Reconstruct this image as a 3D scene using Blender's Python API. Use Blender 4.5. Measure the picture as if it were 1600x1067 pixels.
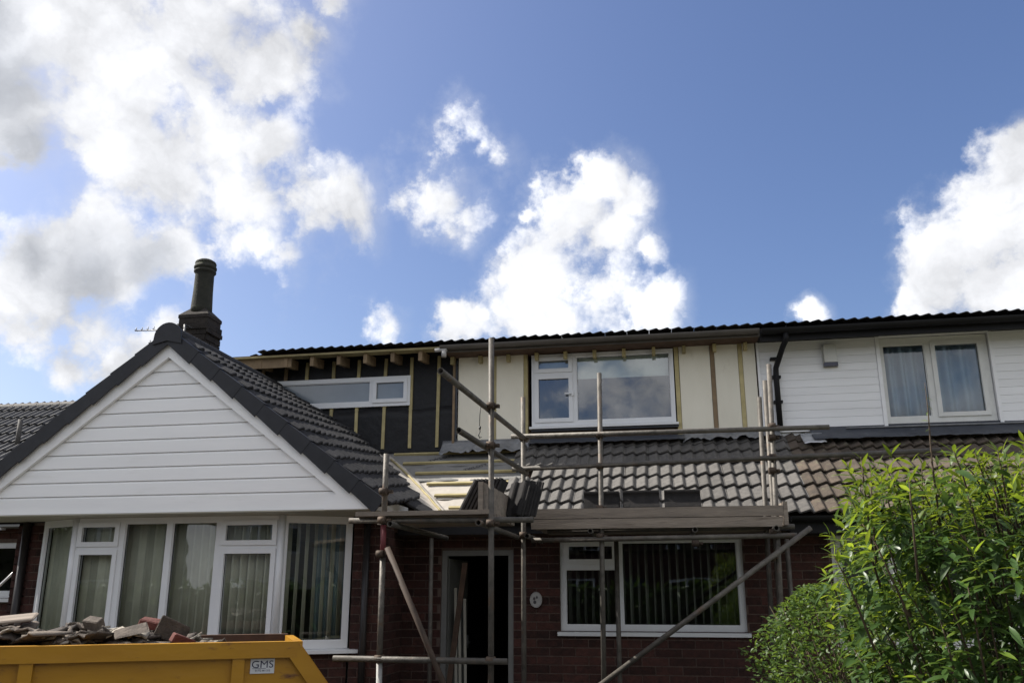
import bpy, bmesh, math, random
from mathutils import Vector, Matrix, noise as mnoise
random.seed(11)
rnd = random.uniform
R = math.radians
for o in list(bpy.data.objects): bpy.data.objects.remove(o)
sc = bpy.context.scene
col = sc.collection

# ------------------------------------------------------------------ camera
EYE = 1.57
FPX, PYX = 1270.0, 600.0                      # focal length and principal row of the 1600x1067 photograph
PITCH, YAW = math.atan(325/1270), R(10.16)
cam = bpy.data.objects.new('camera', bpy.data.cameras.new('camera'))
col.objects.link(cam); sc.camera = cam
cam.data.sensor_width = 36; cam.data.lens = FPX/1600*36
cam.data.shift_y = (PYX-533.5)/1600
cam.data.clip_start = 0.05; cam.data.clip_end = 3000
cam.location = (0, 0, EYE)
cam.rotation_euler = (math.pi/2+PITCH, 0, YAW)
cR = Vector((math.cos(YAW), math.sin(YAW), 0))
cF = Vector((-math.sin(YAW)*math.cos(PITCH), math.cos(YAW)*math.cos(PITCH), math.sin(PITCH)))
cU = cR.cross(cF)
CP = Vector((0, 0, EYE))
def ray(x, y): return cF+cR*((x-800)/FPX)-cU*((y-PYX)/FPX)
def at(x, y, Y):                               # survey: point of the plane Y seen at a pixel of the photograph
    d = ray(x, y); return CP+d*(Y/d.y)
def inframe(p, m=20):
    q = Vector(p)-CP; z = q.dot(cF)
    if z < .1: return False
    x = 800+FPX*q.dot(cR)/z; y = PYX-FPX*q.dot(cU)/z
    return -m < x < 1600+m and -m < y < 1067+m

# ------------------------------------------------------------------ world, sun, exposure
SUN_EL, SUN_AZ = R(45), R(-86.3)
sun_dir = Vector((math.sin(SUN_AZ)*math.cos(SUN_EL), math.cos(SUN_AZ)*math.cos(SUN_EL), math.sin(SUN_EL)))
W = bpy.data.worlds.new('World'); sc.world = W; W.use_nodes = True
wt = W.node_tree; wt.nodes.clear(); wl = wt.links
def wn(t, **k):
    n = wt.nodes.new(t)
    for a, b in k.items(): setattr(n, a, b)
    return n
def wmath(op, a, b=None, c=None):
    n = wn('ShaderNodeMath', operation=op)
    for i, v in enumerate((a, b, c)):
        if v is None: continue
        if isinstance(v, (int, float)): n.inputs[i].default_value = v
        else: wl.new(v, n.inputs[i])
    return n.outputs[0]
sky = wn('ShaderNodeTexSky', sky_type='NISHITA'); sky.sun_disc = False
sky.sun_elevation = SUN_EL; sky.sun_rotation = SUN_AZ; sky.altitude = 0
sky.air_density = 1.0; sky.dust_density = 2.3; sky.ozone_density = 2.5
bg1 = wn('ShaderNodeBackground'); bg1.inputs['Strength'].default_value = 0.079
shs = wn('ShaderNodeHueSaturation'); shs.inputs['Hue'].default_value = .510; shs.inputs['Saturation'].default_value = 1.12; shs.inputs['Value'].default_value = 1.2
wl.new(sky.outputs[0], shs.inputs['Color']); wl.new(shs.outputs[0], bg1.inputs[0])
tc = wn('ShaderNodeTexCoord')
def wnoise(scale, detail, rough=.55, vec=None, off=(0, 0, 0)):
    mp = wn('ShaderNodeMapping'); mp.inputs['Location'].default_value = off
    wl.new(vec or tc.outputs['Generated'], mp.inputs[0])
    n = wn('ShaderNodeTexNoise'); n.inputs['Scale'].default_value = scale
    n.inputs['Detail'].default_value = detail; n.inputs['Roughness'].default_value = rough
    wl.new(mp.outputs[0], n.inputs['Vector']); return n
# warped direction for ragged cloud edges
wv = wnoise(6, 8, .62)
sub = wn('ShaderNodeVectorMath', operation='SUBTRACT'); wl.new(wv.outputs['Color'], sub.inputs[0]); sub.inputs[1].default_value = (.5, .5, .5)
scl = wn('ShaderNodeVectorMath', operation='SCALE'); wl.new(sub.outputs[0], scl.inputs[0]); scl.inputs['Scale'].default_value = .11
add = wn('ShaderNodeVectorMath', operation='ADD'); wl.new(tc.outputs['Generated'], add.inputs[0]); wl.new(scl.outputs[0], add.inputs[1])
wdir = add.outputs[0]
def blobs(lst):
    cur = None
    for (px, py, r) in lst:
        d = ray(px, py); k = d.length; d.normalize()
        n = wn('ShaderNodeVectorMath', operation='DISTANCE'); wl.new(wdir, n.inputs[0]); n.inputs[1].default_value = d
        v = wmath('MULTIPLY_ADD', n.outputs['Value'], -FPX*k/r*.92, 1.0)
        cur = v if cur is None else wmath('SMOOTH_MAX', cur, v, .3)
    return cur
CL = [(20,40,130),(150,60,160),(310,60,135),(400,105,95),(510,-12,44),(470,60,50),(180,180,115),(310,200,115),(415,225,66),(35,150,90),(40,225,60),
      (250,285,100),(370,315,100),(470,325,84),(540,335,58),(150,385,90),(265,390,85),(50,400,70),(0,440,70),(150,440,80),(50,470,75),
      (120,525,88),(190,560,75),(50,500,75),(110,575,55),(250,520,60),(330,380,60),
      
      (935,283,58),(965,310,48),(900,345,62),(940,390,75),(865,425,64),(940,460,85),(820,485,72),(735,495,52),(1008,398,32),
      (1038,470,42),(1010,500,60),(870,505,80),(842,330,18),
      (1560,275,62),(1610,250,64),(1550,350,78),(1610,340,95),(1500,440,78),(1448,475,55),(1590,450,110),(1255,488,26)]
small = blobs([(716,214,52),(783,248,34),(750,238,24),(710,306,50),(716,368,38),(735,338,38),(605,500,34),(690,240,24),(440,405,40)])
mask = wmath('MAXIMUM', blobs(CL), wmath('MULTIPLY_ADD', small, .62, -.10))
# the same sort of broken cumulus goes on all round, away from the part of the sky in view
ax = ray(800, 420).normalized()
dn = wn('ShaderNodeVectorMath', operation='DISTANCE'); wl.new(tc.outputs['Generated'], dn.inputs[0]); dn.inputs[1].default_value = ax
away = wmath('SMOOTHSTEP' if False else 'MULTIPLY_ADD', dn.outputs['Value'], 4.0, -3.2); 
awc = wn('ShaderNodeClamp'); wl.new(away, awc.inputs[0])
gen = wnoise(2.6, 3, .5, off=(3.1, 1.7, .4))
genm = wmath('MULTIPLY', wmath('MULTIPLY_ADD', gen.outputs['Fac'], 5.0, -1.85), awc.outputs[0])
genm = wmath('ADD', genm, wmath('MULTIPLY_ADD', awc.outputs[0], 1.6, -1.6))
mask = wmath('MAXIMUM', mask, genm)
f1 = wnoise(12, 14, .62); f2 = wnoise(4.2, 8, .6, off=(5, 2, 1))
def puffs(scale, off):                          # rounded cauliflower lumps
    mp = wn('ShaderNodeMapping'); mp.inputs['Location'].default_value = off; wl.new(wdir, mp.inputs[0])
    n = wn('ShaderNodeTexVoronoi', feature='F1'); n.inputs['Scale'].default_value = scale; n.inputs['Detail'].default_value = 3.5
    n.inputs['Roughness'].default_value = .5; n.inputs['Lacunarity'].default_value = 2.3; n.normalize = True
    wl.new(mp.outputs[0], n.inputs['Vector']); return wmath('SUBTRACT', 1.0, n.outputs['Distance'])
pf = puffs(13, (1.3, .2, 2.2))
base = wmath('MULTIPLY_ADD', pf, 1.6, -1.06)
dens = wmath('ADD', wmath('ADD', mask, base), wmath('MULTIPLY_ADD', f1.outputs['Fac'], 2.4, -1.2))
mr = wn('ShaderNodeMapRange', interpolation_type='SMOOTHSTEP'); wl.new(dens, mr.inputs[0])
mr.inputs[1].default_value = 0; mr.inputs[2].default_value = .68
veil = wn('ShaderNodeMapRange', interpolation_type='SMOOTHSTEP'); wl.new(wmath('ADD', mask, wmath('MULTIPLY_ADD', f1.outputs['Fac'], 3.0, -1.5)), veil.inputs[0])
veil.inputs[1].default_value = -.35; veil.inputs[2].default_value = .9; veil.inputs[4].default_value = .36
cover = wmath('MAXIMUM', mr.outputs[0], veil.outputs[0])
# thick undersides are greyer
gm = blobs([(10,120,110),(40,220,80),(0,20,70),(130,440,95),(230,425,60),(60,400,60)])
gr = wn('ShaderNodeMapRange', interpolation_type='SMOOTHSTEP'); wl.new(wmath('ADD', gm, wmath('MULTIPLY_ADD', f2.outputs['Fac'], 1.6, -.8)), gr.inputs[0])
gr.inputs[1].default_value = -.1; gr.inputs[2].default_value = .9
tex = wmath('MULTIPLY_ADD', f2.outputs['Fac'], 1.1, -.55)
ccol = wn('ShaderNodeMixRGB'); wl.new(gr.outputs[0], ccol.inputs[0])
ccol.inputs[1].default_value = (.96, .97, 1.0, 1); ccol.inputs[2].default_value = (.52, .54, .58, 1)
bg2 = wn('ShaderNodeBackground'); wl.new(ccol.outputs[0], bg2.inputs[0])
wl.new(wmath('ADD', wmath('MULTIPLY_ADD', pf, .80, .06), wmath('MULTIPLY', tex, .62)), bg2.inputs['Strength'])
mix = wn('ShaderNodeMixShader'); wl.new(wmath('MULTIPLY', cover, .97), mix.inputs[0])
wl.new(bg1.outputs[0], mix.inputs[1]); wl.new(bg2.outputs[0], mix.inputs[2])
out = wn('ShaderNodeOutputWorld'); wl.new(mix.outputs[0], out.inputs[0])

sl = bpy.data.lights.new('sun', 'SUN'); sl.energy = 5.0; sl.angle = R(.53); sl.color = (1, .95, .87)
so = bpy.data.objects.new('sun', sl); col.objects.link(so)
so.rotation_euler = sun_dir.to_track_quat('Z', 'Y').to_euler(); so.location = (-20, 10, 30)
vs = sc.view_settings; vs.view_transform = 'Standard'; vs.look = 'None'; vs.exposure = 0.75; vs.gamma = 1
try: vs.use_curve_mapping = False
except Exception: pass
sc.render.resolution_x = 1024; sc.render.resolution_y = 682
sc.render.engine = 'CYCLES'
sc.cycles.max_bounces = 7; sc.cycles.transparent_max_bounces = 12; sc.cycles.use_denoising = True

# ------------------------------------------------------------------ materials
def mat(name, c1, c2=None, rough=.7, scale=6, detail=5, spec=.4, bump=0, bscale=40, var=0, metal=0, stain=None, coord='Object', stretch=None, sscale=3, sthr=.58):
    m = bpy.data.materials.new(name); m.use_nodes = True; t = m.node_tree; L = t.links
    b = t.nodes['Principled BSDF']
    b.inputs['Roughness'].default_value = rough; b.inputs['Metallic'].default_value = metal
    b.inputs['Specular IOR Level'].default_value = spec
    tc = t.nodes.new('ShaderNodeTexCoord'); vec = tc.outputs[coord]
    oi = t.nodes.new('ShaderNodeObjectInfo')
    off = t.nodes.new('ShaderNodeVectorMath'); off.operation = 'MULTIPLY_ADD'
    cx = t.nodes.new('ShaderNodeCombineXYZ')
    for i in range(3): L.new(oi.outputs['Random'], cx.inputs[i])
    L.new(cx.outputs[0], off.inputs[0]); off.inputs[1].default_value = (37, 19, 53); L.new(vec, off.inputs[2]); vec = off.outputs[0]
    if stretch:
        mp = t.nodes.new('ShaderNodeMapping'); mp.inputs['Scale'].default_value = stretch; L.new(vec, mp.inputs[0]); vec = mp.outputs[0]
    nz = t.nodes.new('ShaderNodeTexNoise'); nz.inputs['Scale'].default_value = scale; nz.inputs['Detail'].default_value = detail; nz.inputs['Roughness'].default_value = .6
    L.new(vec, nz.inputs['Vector'])
    rp = t.nodes.new('ShaderNodeValToRGB'); L.new(nz.outputs['Fac'], rp.inputs[0])
    rp.color_ramp.elements[0].position = .3; rp.color_ramp.elements[1].position = .72
    c2 = c2 or tuple(x*.75 for x in c1)
    rp.color_ramp.elements[0].color = (*c2, 1); rp.color_ramp.elements[1].color = (*c1, 1)
    cur = rp.outputs[0]
    if stain:
        n2 = t.nodes.new('ShaderNodeTexNoise'); n2.inputs['Scale'].default_value = sscale; n2.inputs['Detail'].default_value = 8; n2.inputs['Roughness'].default_value = .7
        L.new(vec, n2.inputs['Vector'])
        r2 = t.nodes.new('ShaderNodeMapRange'); L.new(n2.outputs['Fac'], r2.inputs[0]); r2.inputs[1].default_value = sthr; r2.inputs[2].default_value = sthr+.14
        mx = t.nodes.new('ShaderNodeMixRGB'); L.new(r2.outputs[0], mx.inputs[0]); L.new(cur, mx.inputs[1]); mx.inputs[2].default_value = (*stain, 1); cur = mx.outputs[0]
    if var:
        hs = t.nodes.new('ShaderNodeHueSaturation'); mm = t.nodes.new('ShaderNodeMapRange'); L.new(oi.outputs['Random'], mm.inputs[0])
        mm.inputs[3].default_value = 1-var; mm.inputs[4].default_value = 1+var; L.new(mm.outputs[0], hs.inputs['Value']); L.new(cur, hs.inputs['Color']); cur = hs.outputs[0]
    L.new(cur, b.inputs['Base Color'])
    if bump:
        n3 = t.nodes.new('ShaderNodeTexNoise'); n3.inputs['Scale'].default_value = bscale; n3.inputs['Detail'].default_value = 6; L.new(vec, n3.inputs['Vector'])
        bp = t.nodes.new('ShaderNodeBump'); bp.inputs['Strength'].default_value = bump; bp.inputs['Distance'].default_value = .02; L.new(n3.outputs['Fac'], bp.inputs['Height']); L.new(bp.outputs[0], b.inputs['Normal'])
    return m
def glassmat(name, tint=(.82, .86, .85), refl=1.0, base=.03):
    m = bpy.data.materials.new(name); m.use_nodes = True; t = m.node_tree; L = t.links; t.nodes.clear()
    tr = t.nodes.new('ShaderNodeBsdfTransparent'); tr.inputs[0].default_value = (*tint, 1)
    gl = t.nodes.new('ShaderNodeBsdfGlossy'); gl.inputs['Roughness'].default_value = .006; gl.inputs[0].default_value = (.95, .97, 1, 1)
    nz = t.nodes.new('ShaderNodeTexNoise'); nz.inputs['Scale'].default_value = 1.6; tcn = t.nodes.new('ShaderNodeTexCoord'); L.new(tcn.outputs['Object'], nz.inputs['Vector'])
    bp = t.nodes.new('ShaderNodeBump'); bp.inputs['Strength'].default_value = .05; bp.inputs['Distance'].default_value = .03; L.new(nz.outputs['Fac'], bp.inputs['Height']); L.new(bp.outputs[0], gl.inputs['Normal'])
    fr = t.nodes.new('ShaderNodeLayerWeight'); fr.inputs['Blend'].default_value = .22
    ml = t.nodes.new('ShaderNodeMath'); ml.operation = 'MULTIPLY_ADD'; L.new(fr.outputs['Fresnel'], ml.inputs[0]); ml.inputs[1].default_value = refl; ml.inputs[2].default_value = base; ml.use_clamp = True
    mx = t.nodes.new('ShaderNodeMixShader'); L.new(ml.outputs[0], mx.inputs[0]); L.new(tr.outputs[0], mx.inputs[1]); L.new(gl.outputs[0], mx.inputs[2])
    o = t.nodes.new('ShaderNodeOutputMaterial'); L.new(mx.outputs[0], o.inputs[0]); return m
def leafmat(name, c1, c2, trans=.45, rough=.42):
    m = mat(name, c1, c2, rough=rough, scale=9, spec=.35, var=.35); t = m.node_tree; L = t.links
    b = t.nodes['Principled BSDF']; src = b.inputs['Base Color'].links[0].from_socket
    tl = t.nodes.new('ShaderNodeBsdfTranslucent'); hs = t.nodes.new('ShaderNodeHueSaturation'); L.new(src, hs.inputs['Color']); hs.inputs['Hue'].default_value = .475; hs.inputs['Value'].default_value = 2.3; hs.inputs['Saturation'].default_value = 1.1
    L.new(hs.outputs[0], tl.inputs[0]); mx = t.nodes.new('ShaderNodeMixShader'); mx.inputs[0].default_value = trans
    L.new(b.outputs[0], mx.inputs[1]); L.new(tl.outputs[0], mx.inputs[2]); L.new(mx.outputs[0], t.nodes['Material Output'].inputs[0]); return m

M = dict(
 brick=mat('brick', (.066, .024, .018), (.030, .014, .0115), rough=.9, scale=14, bump=.4, var=.4),
 mortar=mat('mortar', (.15, .105, .085), (.09, .066, .055), rough=.95, scale=20, bump=.4),
 upvc=mat('upvc', (.74, .75, .76), (.68, .69, .70), rough=.35, scale=3, spec=.5),
 clad=mat('white_cladding', (.87, .87, .865), (.81, .81, .81), rough=.45, scale=2.5, stretch=(.4, 1, 3), var=.035, stain=(.75, .75, .73), sscale=1.6, sthr=.6),
 clad2=mat('white_cladding_weathered', (.86, .86, .86), (.78, .78, .78), rough=.5, scale=3, stretch=(.4, 1, 3), var=.04, stain=(.42, .43, .40), sscale=2.2, sthr=.66),
 frame_old=mat('painted_frame', (.72, .72, .69), (.62, .62, .59), rough=.5, scale=5),
 verge=mat('verge_plastic', (.020, .021, .025), (.012, .012, .015), rough=.55, scale=8, var=.15),
 tile=mat('concrete_tile', (.124, .116, .107), (.070, .066, .062), rough=.75, scale=18, bump=.35, bscale=120, var=.2, spec=.4, stain=(.17, .163, .142), sscale=11, sthr=.62),
 tile_dark=mat('tile_dark', (.038, .037, .038), (.020, .020, .022), rough=.85, spec=.25, scale=18, bump=.3, bscale=120, var=.25, stain=(.085, .08, .072), sscale=9, sthr=.62),
 tile_stack=mat('tile_new', (.038, .035, .034), (.022, .021, .021), rough=.9, spec=.2, scale=14, bump=.3, bscale=120, var=.15),
 tile_old=mat('tile_weathered', (.108, .083, .062), (.055, .044, .036), rough=.9, scale=9, bump=.5, bscale=80, var=.22, stain=(.13, .125, .08), sscale=14, sthr=.55),
 tile_far=mat('tile_far', (.085, .085, .088), (.05, .05, .053), rough=.75, scale=10, var=.15),
 rubble=mat('rubble_tile', (.18, .148, .12), (.08, .066, .055), rough=.95, scale=12, bump=.5, bscale=60, var=.45, stain=(.30, .28, .25), sscale=9, sthr=.6),
 rubble_pale=mat('rubble_pale', (.33, .30, .25), (.20, .18, .15), rough=.95, scale=12, bump=.5, bscale=60, var=.3),
 rubble_dark=mat('rubble_dark', (.08, .065, .055), (.04, .034, .03), rough=.95, scale=12, bump=.5, bscale=60, var=.4),
 redclay=mat('red_clay', (.13, .036, .027), (.075, .025, .02), rough=.9, scale=12, bump=.4),
 membrane=mat('breather_membrane', (.46, .42, .37), (.36, .33, .29), rough=.85, scale=7, bump=.5, bscale=9),
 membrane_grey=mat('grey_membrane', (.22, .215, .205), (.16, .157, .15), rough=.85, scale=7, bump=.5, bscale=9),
 black_mem=mat('black_membrane', (.008, .008, .009), (.004, .004, .005), rough=.6, scale=5, bump=1.0, bscale=6, stain=(.014, .014, .016), sscale=5, sthr=.6),
 batten=mat('treated_batten', (.46, .39, .20), (.31, .26, .13), rough=.8, scale=8, stretch=(1, 1, 1), var=.2),
 timber=mat('sawn_timber', (.25, .18, .105), (.15, .105, .065), rough=.85, scale=6, var=.25, stain=(.10, .06, .035), sscale=4, sthr=.6),
 old_timber=mat('brown_timber', (.10, .06, .04), (.05, .032, .022), rough=.85, scale=7, var=.2),
 board=mat('scaffold_board', (.27, .225, .18), (.155, .128, .105), rough=.9, scale=5, stretch=(.5, 3, 5), bump=.4, bscale=30, var=.15, stain=(.10, .075, .055), sscale=3, sthr=.57),
 tube=mat('galvanised_tube', (.135, .122, .105), (.06, .054, .046), rough=.6, scale=12, metal=.3, var=.25, stain=(.10, .055, .03), sscale=6, sthr=.57, bump=.25, bscale=30),
 tube_red=mat('red_painted_tube', (.17, .03, .035), (.10, .02, .022), rough=.6, scale=9),
 tube_brown=mat('rusty_brown_tube', (.075, .05, .036), (.04, .028, .02), rough=.75, scale=9, stain=(.12, .03, .02), sscale=3, sthr=.6),
 tube_white=mat('paint_splashed_tube', (.42, .42, .40), (.22, .21, .20), rough=.7, scale=20),
 coupler=mat('rusty_coupler', (.12, .085, .06), (.05, .038, .03), rough=.75, scale=18, metal=.4, var=.3),
 panel=mat('cream_board', (.82, .78, .66), (.73, .69, .57), rough=.8, scale=2.5, var=.05, stretch=(1, 1, .35), stain=(.66, .615, .50), sscale=7, sthr=.61, bump=.15, bscale=14),
 lead=mat('lead_flashing', (.27, .275, .285), (.13, .134, .142), rough=.5, scale=6, bump=.6, bscale=7, stain=(.30, .31, .32), sscale=5, sthr=.6, metal=.25),
 lead_dark=mat('lead_dark', (.062, .068, .082), (.04, .044, .054), rough=.55, scale=5, bump=.5, bscale=8, stain=(.13, .14, .16), sscale=3.5, sthr=.62),
 foil=mat('bright_foil', (.55, .56, .58), (.42, .43, .45), rough=.35, scale=9, metal=.7, bump=.6, bscale=10),
 gutter_grey=mat('grey_gutter', (.105, .095, .085), (.07, .063, .056), rough=.5, scale=4),
 gutter_black=mat('black_gutter', (.009, .009, .010), (.006, .006, .007), rough=.6, scale=4, spec=.25),
 pipe_brown=mat('downpipe', (.025, .021, .02), (.016, .014, .013), rough=.4, scale=4),
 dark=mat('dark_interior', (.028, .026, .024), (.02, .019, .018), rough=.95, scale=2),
 room=mat('room_wall', (.22, .21, .18), (.18, .17, .15), rough=.95, scale=2),
 soffit=mat('soffit', (.45, .43, .36), (.38, .36, .30), rough=.7, scale=3),
 blind=mat('blind_fabric', (.68, .66, .53), (.55, .53, .42), rough=.9, scale=4, var=.22),
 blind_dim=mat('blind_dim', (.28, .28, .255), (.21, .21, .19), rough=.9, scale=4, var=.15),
 roller=mat('roller_blind', (.66, .72, .68), (.50, .55, .53), rough=.9, scale=3),
 curtain=mat('blue_curtain', (.42, .50, .60), (.34, .42, .52), rough=.95, scale=3),
 net=mat('net_curtain', (.33, .42, .45), (.28, .37, .40), rough=.95, scale=3),
 chim=mat('sooty_brick', (.030, .024, .020), (.014, .012, .011), rough=.95, scale=12, bump=.5, var=.4),
 pot=mat('clay_pot', (.035, .034, .026), (.016, .017, .013), rough=.9, scale=7, bump=.3, stain=(.05, .055, .03), sscale=8, sthr=.55),
 yellow=mat('skip_yellow', (.41, .205, .006), (.33, .155, .006), rough=.45, scale=2.2, spec=.5, stain=(.10, .035, .02), sscale=5, sthr=.575, bump=.3, bscale=5, stretch=(.55, .55, 1.8)),
 rust=mat('rusty_steel', (.10, .05, .03), (.05, .028, .02), rough=.9, scale=8),
 sign=mat('white_plate', (.62, .63, .63), (.54, .55, .55), rough=.5, scale=14),
 navy=mat('navy_lettering', (.012, .014, .05), (.010, .011, .04), rough=.5),
 ink=mat('print_ink', (.05, .05, .055), (.035, .035, .04), rough=.8),
 alarm=mat('alarm_cream', (.60, .60, .56), (.52, .52, .48), rough=.5, scale=5),
 alarm_dark=mat('alarm_blue', (.012, .015, .05), (.01, .012, .035), rough=.25, spec=.6),
 alu=mat('aluminium', (.20, .20, .20), (.12, .12, .12), rough=.5, metal=.6),
 plaque=mat('ceramic', (.42, .41, .40), (.34, .33, .32), rough=.35),
 plaque_mark=mat('ceramic_mark', (.07, .06, .07), (.05, .05, .05), rough=.4),
 asphalt=mat('asphalt', (.055, .054, .052), (.04, .04, .039), rough=.95, scale=30, bump=.3),
 paving=mat('paving', (.27, .25, .225), (.20, .185, .165), rough=.95, scale=5, bump=.3),
 soil=mat('ground', (.13, .12, .085), (.09, .10, .05), rough=1, scale=2),
 render=mat('cream_render', (.52, .49, .42), (.45, .42, .36), rough=.9, scale=3),
 bark=mat('bark', (.10, .07, .045), (.055, .04, .028), rough=.9, scale=20),
 stem=mat('green_stem', (.045, .05, .02), (.03, .028, .015), rough=.8, scale=20),
 leaf=leafmat('laurel_leaf', (.15, .21, .036), (.075, .13, .02)),
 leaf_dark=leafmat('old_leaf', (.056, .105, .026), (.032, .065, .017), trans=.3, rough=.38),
 leaf_small=leafmat('small_leaf', (.085, .14, .03), (.045, .085, .02), trans=.4, rough=.45),
 glass=glassmat('window_glass', refl=1.3, base=.065),
 glass_up=glassmat('dormer_glass', tint=(.86, .90, .90), refl=1.5, base=.14),
 frost=mat('obscure_glass', (.20, .235, .265), (.17, .20, .23), rough=.12, scale=4, spec=.9),
 blackplastic=mat('black_plastic', (.012, .012, .012), rough=.5),
 grey_door=mat('grey_door', (.20, .20, .19), (.16, .16, .15), rough=.6, scale=4),
)

# ------------------------------------------------------------------ mesh builder
class MB:
    def __init__(s): s.v = []; s.f = []; s.sm = []
    def add(s, vs, fs, mtx=None, smooth=False):
        b = len(s.v)
        for p in vs:
            p = Vector(p); s.v.append(tuple(mtx @ p) if mtx is not None else tuple(p))
        for f in fs: s.f.append(tuple(b+i for i in f)); s.sm.append(smooth)
        return s
    def box(s, x0, x1, y0, y1, z0, z1, mtx=None):
        vs = [(x0,y0,z0),(x1,y0,z0),(x1,y1,z0),(x0,y1,z0),(x0,y0,z1),(x1,y0,z1),(x1,y1,z1),(x0,y1,z1)]
        return s.add(vs, [(0,3,2,1),(4,5,6,7),(0,1,5,4),(1,2,6,5),(2,3,7,6),(3,0,4,7)], mtx)
    def hexa(s, p): return s.add(p, [(0,3,2,1),(4,5,6,7),(0,1,5,4),(1,2,6,5),(2,3,7,6),(3,0,4,7)])
    def prism(s, pts, w0, w1, mtx=None):       # polygon in x,z extruded along y from w0 to w1
        n = len(pts)
        vs = [(x, w0, z) for x, z in pts]+[(x, w1, z) for x, z in pts]
        fs = [tuple(range(n)), tuple(range(2*n-1, n-1, -1))]+[(i, i+n, (i+1) % n+n, (i+1) % n) for i in range(n)]
        return s.add(vs, fs, mtx)
    def tube(s, pts, r, n=10, caps=True, hollow=0):
        pts = [Vector(p) for p in pts]; rs = r if isinstance(r, (list, tuple)) else [r]*len(pts)
        rings = []; b = len(s.v); ref = None
        for i, p in enumerate(pts):
            d = (pts[min(i+1, len(pts)-1)]-pts[max(i-1, 0)]).normalized()
            if ref is None: ref = Vector((0, 0, 1)) if abs(d.z) < .9 else Vector((1, 0, 0))
            a = (ref-d*ref.dot(d)).normalized(); c = d.cross(a); ref = a
            for k in range(n):
                t = 2*math.pi*k/n; s.v.append(tuple(p+(a*math.cos(t)+c*math.sin(t))*rs[i]))
        for i in range(len(pts)-1):
            for k in range(n):
                k2 = (k+1) % n; s.f.append((b+i*n+k, b+i*n+k2, b+(i+1)*n+k2, b+(i+1)*n+k)); s.sm.append(True)
        if hollow:                              # open ends with a visible bore
            for e, i in ((0, 0), (1, len(pts)-1)):
                d = (pts[1]-pts[0]).normalized() if e == 0 else (pts[-2]-pts[-1]).normalized()
                b2 = len(s.v); o = pts[i]
                for k in range(n):
                    q = Vector(s.v[b+i*n+k]); s.v.append(tuple(o+(q-o)*hollow))
                for k in range(n):
                    q = Vector(s.v[b+i*n+k]); s.v.append(tuple(o+(q-o)*hollow+d*.12))
                for k in range(n):
                    k2 = (k+1) % n
                    s.f.append((b+i*n+k, b2+k, b2+k2, b+i*n+k2)); s.sm.append(False)
                    s.f.append((b2+k, b2+n+k, b2+n+k2, b2+k2)); s.sm.append(True)
                s.f.append(tuple(b2+n+k for k in range(n))); s.sm.append(False)
        elif caps:
            s.f.append(tuple(b+k for k in range(n-1, -1, -1))); s.sm.append(False)
            s.f.append(tuple(b+(len(pts)-1)*n+k for k in range(n))); s.sm.append(False)
        return s
    def lathe(s, prof, n=20, mtx=None):
        b0 = []; vs = []
        for r, z in prof:
            for k in range(n): t = 2*math.pi*k/n; vs.append((r*math.cos(t), r*math.sin(t), z))
        fs = []
        for i in range(len(prof)-1):
            for k in range(n): k2 = (k+1) % n; fs.append((i*n+k, i*n+k2, (i+1)*n+k2, (i+1)*n+k))
        return s.add(vs, fs, mtx, True)
    def grid(s, fn, nu, nv, mtx=None, smooth=True):
        vs = [fn(i/nu, j/nv) for j in range(nv+1) for i in range(nu+1)]
        fs = [(j*(nu+1)+i, j*(nu+1)+i+1, (j+1)*(nu+1)+i+1, (j+1)*(nu+1)+i) for j in range(nv) for i in range(nu)]
        return s.add(vs, fs, mtx, smooth)
    def sheet(s, fn, nu, nv, th, mtx=None):     # a grid with thickness th downwards (fn returns point, normal)
        a = [[fn(i/nu, j/nv) for i in range(nu+1)] for j in range(nv+1)]
        W_ = nu+1; N = W_*(nv+1)
        top = [Vector(p) for r_ in a for p, n in r_]; bot = [Vector(p)-Vector(n)*th for r_ in a for p, n in r_]
        q = [(j*W_+i, j*W_+i+1, (j+1)*W_+i+1, (j+1)*W_+i) for j in range(nv) for i in range(nu)]
        fs = q+[tuple(N+k for k in reversed(f)) for f in q]
        e = list(range(W_))+[j*W_+nu for j in range(1, nv+1)]+[nv*W_+i for i in range(nu-1, -1, -1)]+[j*W_ for j in range(nv-1, 0, -1)]
        fs += [(e[i], N+e[i], N+e[(i+1) % len(e)], e[(i+1) % len(e)]) for i in range(len(e))]
        return s.add(top+bot, fs, mtx, True)
    def mesh(s, name, m):
        me = bpy.data.meshes.new(name); me.from_pydata(s.v, [], s.f); me.update()
        me.polygons.foreach_set('use_smooth', s.sm)
        bm = bmesh.new(); bm.from_mesh(me); bmesh.ops.recalc_face_normals(bm, faces=bm.faces); bm.to_mesh(me); bm.free()
        if m: me.materials.append(m)
        return me
def obj(name, mb, m=None, parent=None, mtx=None, kind=None, label=None):
    me = mb.mesh(name, m) if isinstance(mb, MB) else mb
    o = bpy.data.objects.new(name, me); col.objects.link(o)
    if parent is not None:
        o.parent = parent
        if parent.type == 'EMPTY': o.matrix_parent_inverse = Matrix.Translation(parent.location).inverted()
    if mtx is not None: o.matrix_basis = mtx
    if kind: o['kind'] = kind
    if label: o['label'] = label
    return o
def tag(o, label, cat, group=None, kind=None):
    o['label'] = label; o['category'] = cat
    if group: o['group'] = group
    if kind: o['kind'] = kind
    return o
def thing(name, loc, label, cat, group=None):
    o = bpy.data.objects.new(name, None); o.location = loc; o.empty_display_size = .2; col.objects.link(o)
    return tag(o, label, cat, group)
def bx(*a): return MB().box(*a)
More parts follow.
